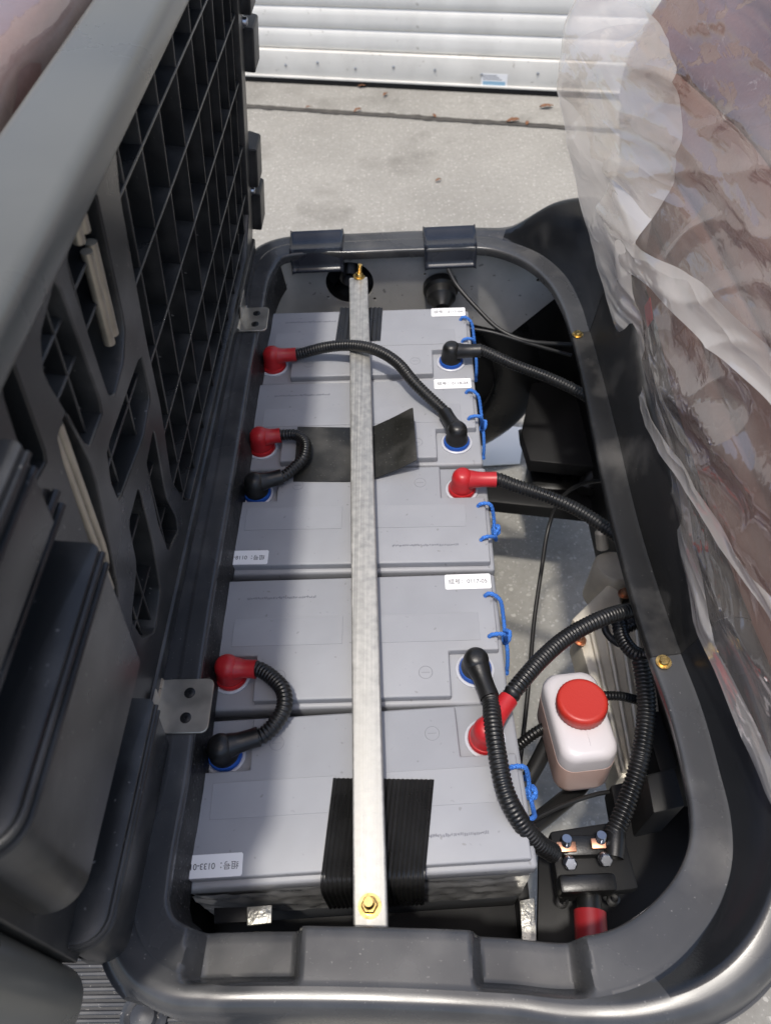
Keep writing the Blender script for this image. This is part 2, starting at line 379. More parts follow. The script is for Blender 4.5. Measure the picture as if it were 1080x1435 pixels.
obj('rubber_seal', dbox(-1.6, 2.8, -.025, .018, -.002, .0215, .004), 'dark', door)
prof = [(0, 0), (.003, .002), (.0065, .010), (.0085, .028), (.0085, .050), (.0065, .065), (.002, .0735), (-.001, .0755)]
slat0 = None
for k in range(26):
    if slat0 is None:
        bm = bmesh.new(); a_ = []; b_ = []
        for (o_, z_) in prof:
            a_.append(bm.verts.new(DP(-1.6, o_ - .012, .127 + z_))); b_.append(bm.verts.new(DP(2.8, o_ - .012, .127 + z_)))
        for i in range(len(prof) - 1): bm.faces.new((a_[i], b_[i], b_[i + 1], a_[i + 1]))
        slat0 = obj('slat', bm, 'door', door, ang=60)
    else:
        o = slat0.copy(); C.objects.link(o); o.location.z += .0760 * k; o.location -= Vector((0, 0, 0))
obj('door_backing', dbox(-1.6, 2.8, -.05, -.035, .1, 2.15, 0), 'dark', door)
rv = None
for s in (-.10, .02, .16, .30, .46, .62, .79, .98, 1.2):
    if rv is None:
        rv = obj('rivet', lathe(bmesh.new(), [(.006, 0), (.0055, .002), (.003, .003), (0, .0035)], DP(s, .0121, .085), dn, 10), 'bolt', door)
        base = s
    else:
        o = rv.copy(); C.objects.link(o); o.location = rv.location + dd * (s - base) + Vector((0, 0, random.uniform(-.02, .008)))
rb = U(690, 112, 0)
def door_hit(px, py):
    r = ray(px, py); t = (dA + dn * .0125 - CAM).dot(dn) / r.dot(dn); return CAM + r * t
c0 = door_hit(692, 114); sc = (c0 - dA).dot(dd); zc = c0.z - ZG
st = obj('sticker', dbox(sc - .052, sc + .052, .0122, .0130, zc - .032, zc + .028, 0), 'white', door, smooth=False)
obj('print_band', dbox(sc - .045, sc + .045, .0131, .0134, zc - .022, zc + .000, 0), 'lens', st, smooth=False)
for k in range(3): obj('print_line', dbox(sc - .045, sc + .03 - .01 * k, .0131, .0134, zc + .006 + .007 * k, zc + .0085 + .007 * k, 0), 'print', st, smooth=False)
# dirty joint in the concrete in front of the door
jA = U(340, 149, ZG); jB = U(800, 180, ZG); jd = (jB - jA); jA = jA - jd * 1.2; jB = jB + jd * 1.2
bm = bmesh.new(); n_ = 260; pr = None; jn = Vector((-jd.y, jd.x, 0)).normalized()
for i in range(n_ + 1):
    p = jA.lerp(jB, i / n_); w1 = .013 + .016 * abs(noise.noise(Vector((i * .37, 0, 0)))); w2 = .012 + .02 * abs(noise.noise(Vector((i * .31, 9, 0))))
    q = (bm.verts.new(p - jn * w1 + Vector((0, 0, .004))), bm.verts.new(p + jn * w2 + Vector((0, 0, .004))))
    if pr: bm.faces.new((pr[0], q[0], q[1], pr[1]))
    pr = q
tag(obj('expansion_joint', bm, 'joint', smooth=False), 'dark dirt filled joint across the concrete', 'joint', kind='structure')
def leaf_mesh(L, W, seed):
    rnd = random.Random(seed); bm = bmesh.new(); rows = []
    for i in range(7):
        t = i / 6; w_ = W * math.sin(math.pi * min(1, t * .92 + .04)) ** .8 * .5; zc_ = .004 * math.sin(t * 3) + .001
        rows.append([bm.verts.new((t * L - L / 2, s_ * w_, zc_ + abs(s_) * W * .12 + rnd.uniform(-.002, .002))) for s_ in (-1, -.5, 0, .5, 1)])
    for a, b in zip(rows, rows[1:]):
        for k in range(4): bm.faces.new((a[k], a[k + 1], b[k + 1], b[k]))
    return bm
for i, (px, py, L, a, txt) in enumerate(((718, 172, .075, .3, 'largest orange brown leaf in the joint near the wrapped seat'), (738, 175, .045, 1.3, 'small brown leaf beside the largest one in the joint'), (765, 152, .075, .1, 'curled dark brown leaf by the right end of the door'),
        (501, 157, .05, .6, 'orange leaf lying in the middle of the dark joint'), (507, 123, .05, .1, 'flat orange leaf just under the door seal'), (540, 135, .045, 1.0, 'thin brown leaf between the door and the joint'), (433, 153, .04, .2, 'brown leaf at the left end of the joint'), (614, 255, .035, .5, 'lone tiny leaf on the open concrete'), (608, 165, .04, 2.0, 'pale brown leaf half way along the joint'))):
    p = U(px, py, ZG); L *= .72; b = leaf_mesh(L, L * .45, i)
    bmesh.ops.transform(b, matrix=Matrix.Translation((p.x, p.y, ZG + .006)) @ Matrix.Rotation(a, 4, 'Z'), verts=b.verts[:])
    tag(obj('dry_leaf', b, 'leaf'), txt, 'leaf', 'dry leaves on the concrete')

# ================================================================== CART SEAT BASE (rim around the opening)
ZR = .05
base = empty('cart_body', (.08, .45, -.2)); tag(base, 'dark grey moulded seat base of the cart around the open battery compartment', 'cart body')
inner_px = [(368, 435), (328, 660), (288, 900), (262, 1095), (238, 1240), (236, 1262), (243, 1284), (262, 1297), (300, 1298), (345, 1297), (540, 1298), (720, 1306), (805, 1312),
            (850, 1304), (890, 1284), (925, 1254), (952, 1218), (966, 1180), (968, 1140), (958, 1080), (940, 1006), (905, 905), (860, 745), (830, 605), (812, 515), (799, 462), (786, 425), (766, 392), (735, 366), (694, 350),
            (600, 349), (490, 353), (420, 355), (396, 360), (385, 374)]
ipts = [U(x, y, ZR) for x, y in inner_px]
# per control point: (crease distance, wall height, outer scale, wall width)
def stn(i):
    x, y = inner_px[i]
    T = {0: (.022, 0, .62, .5), 4: (.030, 0, .60, .3), 8: (.044, 0, .50, .08), 12: (.044, .001, .52, .12), 13: (.043, .006, .55, .3), 14: (.042, .014, .6, .6), 15: (.040, .024, .7, .8),
         16: (.038, .036, .8, .8), 17: (.036, .048, .9, .75), 18: (.034, .060, 1, .7), 19: (.032, .068, 1, .65), 22: (.030, .080, 1, .6), 24: (.027, .112, .9, .55), 25: (.026, .124, .8, .5),
         26: (.028, .132, .7, .5), 27: (.031, .128, .62, .5), 28: (.032, .082, .55, .5), 29: (.030, .004, .5, .5), 30: (.030, 0, .5, .5)}
    k = max(q for q in T if q <= i); return T[k]
# closed Catmull-Rom resample carrying the station numbers
N0 = len(ipts); loop = []
for i in range(N0):
    P = [ipts[(i + k) % N0] for k in (-1, 0, 1, 2)]; L = (P[2] - P[1]).length; m_ = max(2, int(L / .0022))
    A, B = stn(i), stn((i + 1) % N0)
    for k in range(m_):
        t = k / m_; a, b, c_, d_ = P
        # centripetal-ish: damp tangents on uneven spacing
        l0 = max((b - a).length, 1e-6); l1 = max(L, 1e-6); l2 = max((d_ - c_).length, 1e-6)
        m1 = ((b - a) / l0 * l1 + (c_ - b) / l1 * l0) / (l0 + l1) * l1; m2 = ((c_ - b) / l1 * l2 + (d_ - c_) / l2 * l1) / (l1 + l2) * l1
        h = (2 * t ** 3 - 3 * t * t + 1) * b + (t ** 3 - 2 * t * t + t) * m1 + (-2 * t ** 3 + 3 * t * t) * c_ + (t ** 3 - t * t) * m2
        loop.append((h, tuple(A[q] + (B[q] - A[q]) * t for q in range(4)), i + t))
NL = len(loop)
_pr = np.array([q[1] for q in loop])
for _ in range(70): _pr = (np.roll(_pr, 1, 0) + 2 * _pr + np.roll(_pr, -1, 0)) / 4
loop = [(q[0], tuple(_pr[i]), q[2]) for i, q in enumerate(loop)]
nrm = []
for i in range(NL):
    t = loop[(i + 3) % NL][0] - loop[(i - 3) % NL][0]; nrm.append(Vector((-t.y, t.x, 0)).normalized())
# loop runs down the left side, along the near side to the right: outward is to the right of travel
if nrm[10].x > 0: nrm = [-v for v in nrm]
# smooth the normals so that the sweep does not fold in corners
for _ in range(14): nrm = [(nrm[i - 1] + nrm[i] * 2 + nrm[(i + 1) % NL]).normalized() for i in range(NL)]
def sstep(x, a, b):
    t = min(1, max(0, (x - a) / (b - a))); return t * t * (3 - 2 * t)
pk = [(U(268, 1350, .03).x, U(424, 1350, .03).x), (U(662, 1350, .03).x, U(818, 1350, .03).x)]
def profile(w_, hw, k, ww):
    o = [(.002, -.008), (0, .025), (0, ZR - .004), (.0005, ZR - .0018), (.0018, ZR - .0005), (.0042, ZR)]
    o += [(d_, ZR) for d_ in np.linspace(.010, max(w_ - .003, .012), 20)]
    e = w_
    o += [(e, ZR + .0004), (e + .0012 * ww, ZR + hw * .03), (e + .008 * ww, ZR + hw * .28), (e + .016 * ww, ZR + hw * .58), (e + .026 * ww, ZR + hw * .93), (e + .029 * ww, ZR + hw * .985), (e + .034 * ww, ZR + hw)]
    f_ = e + .034 * ww
    o += [(f_ + .012 * k, ZR + hw), (f_ + .020 * k, ZR + hw - .0015), (f_ + .028 * k, ZR + hw - .006), (f_ + .034 * k, ZR + hw - .013), (f_ + .038 * k, ZR + hw - .024), (f_ + .041 * k, -.02), (f_ + .043 * k, -.10), (f_ + .044 * k, -.16)]
    return o
rings = []
for i in range(NL):
    p, s_, q = loop[i]; row = []
    for (d_, z) in profile(*s_):
        P = p + nrm[i] * d_
        if 6.6 < q < 13.2:
            for (a, b) in pk:
                fx = sstep(P.x, a - .002, a + .009) * (1 - sstep(P.x, b - .009, b + .002)); fd = 1 - sstep(d_, .034, .0425)
                z = z - fx * fd * (.030 if z > ZR - .012 else (.012 if z > 0 else 0)) 
        if (q < 6.4 or q > 13.6) and z < .03: z = .034; P = P + nrm[i] * .002
        row.append(Vector((P.x, P.y, z)))
    rings.append(row)
def strip(idx, name, m, lift=0.0, k0=0, k1=99):
    bm = bmesh.new(); vv = [[bm.verts.new(v + Vector((0, 0, lift))) for v in rings[i % NL][k0:k1]] for i in idx]
    for a, b in zip(vv, vv[1:]):
        for k in range(len(a) - 1):
            try: bm.faces.new((a[k], b[k], b[k + 1], a[k + 1]))
            except ValueError: pass
    return obj(name, bm, m, base, ang=50)
near = lambda q: min(range(NL), key=lambda i: abs(loop[i][2] - q))
iA = near(20.82); iB = near(24.9)
KC = 27; iN = near(13.6); iF = near(29.0)
bm = bmesh.new()
for idx, k0, k1 in ((range(iF, NL + iN + 1), 0, 99), (range(iN, iA + 1), 0, KC), (range(iB + 1, iF + 1), 0, KC), (range(iN, iA + 1), KC + 5, 99), (range(iB + 1, iF + 1), KC + 5, 99)):
    vv = [[bm.verts.new(v) for v in rings[i % NL][k0:k1]] for i in idx]
    for a, b in zip(vv, vv[1:]):
        for k in range(len(a) - 1): bm.faces.new((a[k], b[k], b[k + 1], a[k + 1]))
bmesh.ops.remove_doubles(bm, verts=bm.verts[:], dist=.00002)
obj('rim', bm, 'rim', base, ang=50)
strip(range(iN, iA + 1), 'rear_wall', 'rim_shaded', 0, KC - 1, KC + 6); strip(range(iB + 1, iF + 1), 'rear_wall', 'rim_shaded', 0, KC - 1, KC + 6)  # wall of the same rim moulding, its shade painted with a darker material
tag(strip(range(iA, iB + 1), 'side_panel', 'panel', .0012), 'matt black bolted side panel', None)
# gold bolts at the panel seams
for px, py in ((809, 469), (929, 928)):
    c = U(px, py, ZR + .002); b = hexbolt(bmesh.new(), c, .0055, .005, (0, 0, 1)); obj('panel_bolt', b, 'gold', base)
# black steel frame inside the rim
bm = bmesh.new(); lo = []; hi = []; idx = list(range(0, NL, 6))
for i in idx:
    p, s_, q = loop[i]; out = .0025
    jx = .0005 * noise.noise(Vector((p.x * 60, p.y * 60, 0)))
    hi.append(bm.verts.new(p + nrm[i] * out + Vector((0, 0, -.007)))); lo.append(bm.verts.new(p - nrm[i] * (.004 + jx) + Vector((0, 0, -.058))))
keep = [loop[i][2] < 6.9 or loop[i][2] > 33.2 for i in idx]
for k in range(len(idx)):
    j = (k + 1) % len(idx)
    if keep[k] and keep[j]: bm.faces.new((hi[k], hi[j], lo[j], lo[k]))
obj('steel_skirt', bm, 'steel', base)
# moulded pockets on the far side of the rim
def far_pocket(x0, x1, y0, yr, y1):
    a = U(x0, yr, ZR); b = U(x1, yr, ZR); c = U((x0 + x1) / 2, y0, ZR + .006); X0, X1 = a.x, b.x; Yr = (a.y + b.y) / 2; Y1 = c.y
    path = [(Y1, ZR - .004), (Y1, ZR + .006), (Y1 - .0015, ZR + .0085)]
    for t in np.linspace(0, 1, 9): path.append((Y1 - .003 + (Yr + .003 - Y1) * t, ZR + .0085 - .0055 * math.sin(math.pi * (t * .86)) - .002 * t))
    path += [(Yr - .0015, ZR + .0040), (Yr - .0035, ZR + .0005)] + [(Yr - .005 - .003 * t, ZR - .005 - .021 * t) for t in np.linspace(0, 1, 5)] + [(Yr - .0095, ZR - .0275), (Yr - .0125, ZR - .0290), (Yr - .0135, ZR - .0305), (Yr - .0130, ZR - .034)]
    us = [0, .012, .03, .05, .08, .14] + list(np.linspace(.2, .8, 9)) + [.86, .92, .95, .97, .988, 1]
    bm = bmesh.new(); g_ = []
    for k, (y, z) in enumerate(path):
        r_ = []
        for u in us:
            e = min(u, 1 - u) * (X1 - X0); lip = 1 - sstep(e, .0008, .0050); dz = .0032 * lip if 2 < k < len(path) - 3 else 0
            if e < 1e-6: dz -= .003
            r_.append(bm.verts.new((X0 + u * (X1 - X0) + (.5 - u) * .004 * k / len(path), y - (.0018 * lip if k > 12 else 0), z + dz)))
        g_.append(r_)
    for a_, b_ in zip(g_, g_[1:]):
        for i in range(len(us) - 1): bm.faces.new((a_[i], a_[i + 1], b_[i + 1], b_[i]))
    for i in (0, -1):
        lw = [bm.verts.new((r_[i].co.x, r_[i].co.y, ZR - .034)) for r_ in g_]
        for k in range(len(g_) - 1): bm.faces.new((g_[k][i], g_[k + 1][i], lw[k + 1], lw[k]))
    obj('moulded_pocket', bm, 'gloss', base, ang=50)
far_pocket(405, 481, 324, 351, 374); far_pocket(593, 669, 318, 345, 366)
# far steel wall with its round hole
YW = .965
def W(px, py, dy=0): return UY(px, py, YW + dy)
hc = W(490, 396); hr = .042
cu = bpy.data.curves.new('wall', 'CURVE'); cu.dimensions = '2D'; cu.fill_mode = 'BOTH'; cu.extrude = .0015
def spl(pts):
    s = cu.splines.new('POLY'); s.points.add(len(pts) - 1); s.use_cyclic_u = True
    for p_, q_ in zip(s.points, pts): p_.co = (q_[0], q_[1], 0, 1)
x0_ = W(388, 380).x - .03; x1_ = W(800, 380).x
e1 = W(716, 466); e2 = W(790, 395)
spl([(x0_, .048), (x1_, .048), (e2.x + .02, e2.z), (e1.x, e1.z), (W(655, 452).x, W(655, 452).z), (W(655, 452).x - .01, -.16), (x0_, -.16)])
spl([(hc.x + hr * math.cos(t), hc.z + hr * math.sin(t)) for t in np.linspace(0, 2 * math.pi, 40, endpoint=False)])
for hx, hy in ((523, 359), (525, 418), (595, 384), (753, 392), (460, 416)):
    h_ = W(hx, hy); spl([(h_.x + .0028 * math.cos(t), h_.z + .0028 * math.sin(t)) for t in np.linspace(0, 2 * math.pi, 10, endpoint=False)])
to = bpy.data.objects.new('t', cu); C.objects.link(to)
me = bpy.data.meshes.new_from_object(to.evaluated_get(bpy.context.evaluated_depsgraph_get())); bpy.data.objects.remove(to)
me.transform(Matrix.Translation((0, YW, 0)) @ Matrix.Rotation(math.pi / 2, 4, 'X')); me.materials.clear()
obj('compartment_wall', me, 'wall', base, smooth=False)
obj('hole_cup', lathe(bmesh.new(), [(hr + .001, 0), (hr + .001, .035), (.02, .045), (0, .045)], (hc.x, YW + .002, hc.z), (0, 1, 0), 32), 'dark', base)
tb = bmesh.new()
for k in range(5): lathe(tb, [(.013, 0), (.017, .003), (.013, .006)], (hc.x, YW + .030 - .006 * k, hc.z + .006), (0, -1, 0), 24)
obj('bushing', tb, 'screw', base)
lathe_b = lathe(bmesh.new(), [(.031, 0), (.031, .012), (.026, .016), (.025, .030), (.020, .035), (.012, .050), (0, .054)], W(617, 400), (0, -1, -.25), 28)
obj('rubber_grommet', lathe_b, 'boot', base)
# outer skin left wall and dark bay panels around the compartment
obj('left_wall_blocker', box(-.20, -.178, -.03, .90, -.56, -.012, r=.002), 'dark', base)  # bay wall lengthened out of view to block sun from the ground beneath
obj('near_bay_wall', box(-.18, .335, -.075, -.062, -.32, -.013, r=.002), 'dark', base)
p1 = U(905, 905, ZR)
obj('right_bay_wall', box(.412, .422, .05, .98, -.40, -.02, r=.002), 'dark', base)
obj('wheel_liner', box(.17, .42, .982, .988, -.36, .03, r=.001), 'dark', base)
obj('battery_tray', box(-.178, .182, -.055, .93, -.232, -.216, r=.002), 'dark', base)
obj('tray_edge', box(.176, .190, -.02, .90, -.240, -.180, r=.003), 'dark', base)

# ---- hinges on the left rim
def hinge(px0, py0, px1, py1, kx, lab):
    c0 = U(px0, py0, ZR + .004); c1 = U(px1, py1, ZR + .004)
    X0, X1, Y0, Y1 = c0.x, c1.x, c1.y, c0.y
    poly = [(X0, Y0), (X1 - .006, Y0), (X1 - .002, Y0 + .002), (X1, Y0 + .006), (X1, Y1 - .006), (X1 - .002, Y1 - .002), (X1 - .006, Y1), (X0, Y1)]
    h = obj('hinge', prism(poly, ZR + .0010, ZR + .0034, .0005, 1), 'zinc', base)
    n = 5; L = (Y1 - Y0) / n
    for k in range(n):
        obj('knuckle', tube(bmesh.new(), [Vector((X0 - .003, Y0 + L * k + .0004, ZR + .0048)), Vector((X0 - .003, Y0 + L * (k + 1) - .0004, ZR + .0048))], .0046, 16), 'zinc', h)
    for fy in (.27, .73):
        c = ((X0 + X1 * 1.3) / 2.3, Y0 + (Y1 - Y0) * fy, ZR + .0034)
        b = lathe(bmesh.new(), [(.0058, 0), (.0056, .0008), (.003, .0016), (.0016, .0016), (.0012, .0004), (0, .0004)], c, (0, 0, 1), 18); obj('screw', b, 'screw', h)
hinge(228, 952, 290, 1026, 222, ''); hinge(340, 431, 373, 462, 336, '')

# ================================================================== BATTERIES
LB, WB = .344, .168
bparts = {}
def battery_parts():
    d = {}
    d['case'] = box(-LB / 2 + .003, LB / 2 - .003, -WB / 2 + .002, WB / 2 - .002, -.212, -.026, r=.004)
    b = box(-LB / 2, LB / 2, -WB / 2, WB / 2, -.034, -.0105, r=.004, seg=3)
    poly = [(-.166, .078), (.166, .078), (.166, -.024), (.109, -.024), (.109, -.0785), (-.109, -.0785), (-.109, -.024), (-.166, -.024)]
    prism(poly, -.012, 0, .0022, 3, None, b); d['cover'] = b
    return d
def ringdisc(c, r):
    b = bmesh.new(); pts = [Vector((c[0] + r * math.cos(t), c[1] + r * math.sin(t), 0)) for t in np.linspace(0, 2 * math.pi, 33)]
    tube(b, pts, .00035, 6, False); rbox(b, c[0] - r * .6, c[0] + r * .6, c[1] - .0003, c[1] + .0003, -.0002, .0003, 0); return b
PROTO = {}
def part(name, key, make, m, parent, loc=None):
    """shared mesh for alike battery parts"""
    if key not in PROTO:
        o = obj(name, make(), m, parent, local=True); PROTO[key] = o; return o
    s = PROTO[key]; o = bpy.data.objects.new(name, s.data); C.objects.link(o); o.parent = parent; o.location = s.location; return o
def rope_mesh(sx):
    b = bmesh.new(); X = lambda v: sx * (v + .006)
    p1 = spline([(X(.150), .046, -.006), (X(.1515), .046, .003), (X(.158), .045, .006), (X(.168), .040, -.002), (X(.172), .030, -.022), (X(.173), .018, -.032), (X(.172), .006, -.030),
                 (X(.1715), -.002, -.018), (X(.167), -.007, .002), (X(.159), -.008, .006), (X(.1515), -.008, .003), (X(.150), -.008, -.006)], .0016)
    tube(b, p1, lambda i, n: .0024 + .0003 * math.sin(i * 1.9), 10)
    kn = spline([(X(.172), .016, -.030), (X(.1775), .010, -.024), (X(.176), .002, -.030), (X(.171), .003, -.037), (X(.172), .012, -.037), (X(.178), .012, -.030), (X(.1755), .004, -.026)], .0014)
    tube(b, kn, lambda i, n: .0024 + .0003 * math.sin(i * 1.9), 10)
    tl = spline([(X(.173), .004, -.032), (X(.1745), -.006, -.040), (X(.175), -.016, -.058), (X(.174), -.020, -.072)], .0016)
    tube(b, tl, lambda i, n: .0024 + .0003 * math.sin(i * 1.9) + (.0012 if i > n - 4 else 0), 10)
    return b
def print_mesh(sgn):
    rnd = random.Random(3); b = bmesh.new(); x = -.128
    while x < -.045:
        w_ = rnd.uniform(.0006, .0016); h_ = rnd.choice((.0016, .0024, .003)); y = .052 + rnd.uniform(-.0006, .0006)
        rbox(b, x, x + w_, y - h_ / 2, y + h_ / 2, 0, .00025, 0)
        if rnd.random() < .5: rbox(b, x, x + w_ * 1.7, y - .0003, y + .0003, 0, .00025, 0)
        x += w_ + rnd.uniform(.0004, .0011)
    return b
D = .172
bats = [  # (x, y, yaw deg, flip, label, description, text width clip)
 (.004, 4.5 * D + .006, -1.1, 0, '组号：0117-04', 'grey battery farthest from the viewer, sticker 0117-04, against the steel wall'),
 (.001, 3.5 * D + .007, -.6, 0, '组号：0118-04', 'grey battery with sticker 0118-04, second from the far wall'),
 (.001, 2.5 * D + .006, -1.0, 1, '组号：0118-05', 'middle grey battery of the row, its sticker upside down at the left'),
 (-.002, 1.5 * D + .002, 0.0, 0, '组号：0117-05', 'grey battery with sticker 0117-05, second nearest to the viewer'),
 (.004, .5 * D + .001, 2.3, 1, '组号：0133-01', 'nearest grey battery, sticker 0133 upside down at its left front'),
]
BT = []
for bi, (bx, by, yaw, flip, txt, desc) in enumerate(bats):
    rz = math.radians(yaw) + (math.pi if flip else 0)
    B = empty('battery', (bx, by, -.212), rz); tag(B, desc, 'battery', 'row of grey batteries')
    def sh(b): bmesh.ops.translate(b, vec=(0, 0, .212), verts=b.verts[:]); return b
    part('case', 'case', lambda: sh(battery_parts()['case']), 'casedark', B)
    part('cover', 'cover', lambda: sh(battery_parts()['cover']), 'case', B)
    part('inlay_panel', 'inl', lambda: sh(box(-.140, -.012, -.012, .024, 0, .0007, r=.0003, seg=1)), 'case', B)
    part('inlay_panel', 'inr', lambda: sh(box(.020, .146, -.012, .024, 0, .0007, r=.0003, seg=1)), 'case', B)
    part('valve_mark', 'val', lambda: sh(ringdisc((-.082, -.050), .0075)), 'casedark', B)
    part('valve_mark', 'var', lambda: sh(ringdisc((.082, -.050), .0075)), 'casedark', B)
    part('print_line', 'prn', lambda: sh(print_mesh(1)), 'print', B)
    if not flip: part('rope_handle', 'ror', lambda: sh(rope_mesh(1)), 'rope', B)
    if bi == 0 or flip: part('rope_handle', 'rol', lambda: sh(rope_mesh(-1)), 'rope', B)
    for sx, col in ((-1, 'red'), (1, 'blue')):
        c = (sx * .1376, -.044, -.0106)
        wz = part('terminal_washer', 'w%d' % sx, lambda: sh(lathe(bmesh.new(), [(.012, 0), (.0215, 0), (.0215, .002), (.0195, .0032), (.0185, .0022), (.012, .0022)], c, n=36)), 'ring', B)
        part('terminal_seal', 's%d' % sx, lambda: sh(lathe(bmesh.new(), [(.0183, .0), (.0183, .0055), (.0172, .0075), (.008, .0078), (0, .0078)], c, n=32)), col, B)
        part('terminal_post', 'p%d' % sx, lambda: sh(lathe(bmesh.new(), [(.006, 0), (.006, .016), (0, .016)], c, n=16)), 'bolt', B)
    lab = part('label_sticker', 'lab', lambda: sh(prism([(.1115, .056), (.1635, .056), (.165, .0575), (.165, .0755), (.1635, .077), (.1115, .077), (.110, .0755), (.110, .0575)], .0004, .0008)), 'white', B)
    tm = text_mesh(txt, .0079, Matrix.Translation((0, 0, 0))); 
    co = np.empty(len(tm.vertices) * 3); tm.vertices.foreach_get('co', co); co = co.reshape(-1, 3)
    wx = co[:, 0].max() - co[:, 0].min(); tm.transform(Matrix.Scale(min(1.3, .046 / wx), 4, (1, 0, 0)))
    tm.transform(Matrix.Translation((.1375, .0665, .212 + .00095)))
    o = obj('label_text', tm, 'ink', B, local=True, smooth=False); o.parent = lab; o.location = o.location - lab.location
    mw = Matrix.Translation((bx, by, 0)) @ Matrix.Rotation(rz, 4, 'Z')
    BT.append({'red': mw @ Vector((-.1376, -.044, 0)), 'blk': mw @ Vector((.1376, -.044, 0)), 'm': mw})

# ================================================================== HOLD-DOWN BAR and rubber pads
A = U(502, 388, .026); Bp = U(519, 1300, .026); bx0 = A.x; 
ang = math.atan2(-(A.x - Bp.x), A.y - Bp.y); Lb = (Vector((A.x, A.y)) - Vector((Bp.x, Bp.y))).length
mb = Matrix.Translation((Bp.x, Bp.y, 0)) @ Matrix.Rotation(ang, 4, 'Z')
bar = empty('hold_down_bar', mb @ Vector((0, Lb / 2, .006))); tag(bar, 'long square aluminium hold-down bar running over all five batteries', 'metal bar')
obj('bar', box(-.0152, .0152, -.006, Lb, .0065, .026, r=.0022, seg=3, mtx=mb), 'alu', bar)
for (py, nm) in ((1270, 'near'), (388, 'far')):
    c = U(518 if nm == 'near' else 503, py, .026)
    if nm == 'near':
        s = bmesh.new(); lathe(s, [(0, 0), (.0105, 0), (.0105, .0016), (0, .0016)], c, n=28); obj('washer', s, 'gold', bar)
        obj('nut', hexbolt(bmesh.new(), c + Vector((0, 0, .0016)), .0078, .0065, (0, 0, 1), False), 'gold', bar)
        t = bmesh.new(); pts = [c + Vector((0, 0, z)) for z in np.arange(-.03, .022, .0006)]
        tube(t, pts, lambda i, n: .0042 + (.00035 if i % 2 else 0), 14); obj('threaded_rod', t, 'gold', bar)
    else:
        c = c + Vector((0, 0, 0)); s = hexbolt(bmesh.new(), c, .0068, .007, (.15, .1, 1)); obj('nut', s, 'gold', bar)
        t = bmesh.new(); pts = [c + Vector((.15, .1, 1)) * z for z in np.arange(0, .022, .0007)]
        tube(t, pts, lambda i, n: .0033 + (.0003 if i % 2 else 0), 12); obj('threaded_rod', t, 'gold', bar)
# the hook rod behind the near end
def ribbed(name, p00, p10, p11, p01, nrib, label, wrap=None, parent=None):
    """ribbed rubber strip lying on the battery; ribs run along the bar; wrap = drop over the front edge"""
    N = nrib * 4; bm = bmesh.new(); rows = []
    path = [0, .02, .1, .25, .4, .55, .7, .8, .88, .93, .97, 1.0]
    ex = [] if not wrap else [(.004, -.001), (.0075, -.004), (.0095, -.010), (.0105, -.02), (.011, -.05), (.011, -.09)]
    for t in path + ex:
        row = []
        for i in range(N + 1):
            u = i / N; h = .0016 + .0008 * math.sin(u * nrib * 2 * math.pi) ** 1 + .0003 * noise.noise(Vector((u * 30, 0, 1)))
            if isinstance(t, tuple):
                a = p00.lerp(p10, u); b_ = p01.lerp(p11, u); dv = (a - b_).normalized(); P = a + dv * t[0] + Vector((0, 0, t[1]))
                k_ = min(1, t[0] / .0105); P += dv * h * k_ + Vector((0, 0, h * (1 - k_)))
            else:
                a = p00.lerp(p10, u); b_ = p01.lerp(p11, u); P = b_.lerp(a, t); P.z += h
            row.append(bm.verts.new(P))
        rows.append(row)
    for a, b_ in zip(rows, rows[1:]):
        for k in range(N): bm.faces.new((a[k], a[k + 1], b_[k + 1], b_[k]))
    r0 = [bm.verts.new(v.co - Vector((0, 0, .0022))) for v in rows[0]]
    for k in range(N): bm.faces.new((rows[0][k + 1], rows[0][k], r0[k], r0[k + 1]))
    for s_ in (0, N):
        lw = [bm.verts.new(r[s_].co - Vector((0, 0, .0022))) for r in rows]
        for k in range(len(rows) - 1): bm.faces.new((rows[k][s_], rows[k + 1][s_], lw[k + 1], lw[k]))
    return tag(obj(name, bm, 'rubber', ang=60), label, 'rubber strip')
m5 = BT[4]['m']
yf = m5 @ Vector((0, .080, 0)); 
def P5(px, py): return U(px, py, .0008)
n0 = U(450, 1228, .0008); n1 = U(596, 1222, .0008)
ribbed('rubber_strip', n0, n1, U(608, 1093, .0008), U(467, 1091, .0008), 22, 'ribbed black rubber strip wrapped over the front edge of the nearest battery', wrap=True)
ribbed('rubber_strip', U(470, 478, .0008), U(533, 478, .0008), U(536, 432, .0008), U(477, 432, .0008), 10, 'ribbed black rubber strip under the bar on the farthest battery', wrap=False)
# smooth pad bent over the gap of the second and third battery
bm = bmesh.new(); nx, ny = 30, 8; g_ = []
cA, cB, cC, cD = U(417, 598, .002), U(575, 572, .034), U(583, 645, .030), U(411, 674, .002)
for j in range(ny + 1):
    v = j / ny; r_ = []
    for i in range(nx + 1):
        u = i / nx
        top = [U(417, 598, .002), U(492, 599, .003), U(522, 598, .004), U(552, 584, .017), U(578, 570, .036)]
        bot = [U(411, 674, .002), U(490, 674, .003), U(525, 670, .004), U(556, 658, .012), U(584, 644, .026)]
        f_ = u * 4; k = min(3, int(f_)); w_ = f_ - k; w_ = w_
        a = top[k].lerp(top[k + 1], w_); b_ = bot[k].lerp(bot[k + 1], w_); P = a.lerp(b_, v)
        r_.append(bm.verts.new(P))
    g_.append(r_)
for j in range(ny):
    for i in range(nx): bm.faces.new((g_[j][i], g_[j][i + 1], g_[j + 1][i + 1], g_[j + 1][i]))
for _ in range(3): bmesh.ops.smooth_vert(bm, verts=[v for v in bm.verts], factor=.4, use_axis_x=False, use_axis_y=False, use_axis_z=True)
bmesh.ops.recalc_face_normals(bm, faces=bm.faces[:])
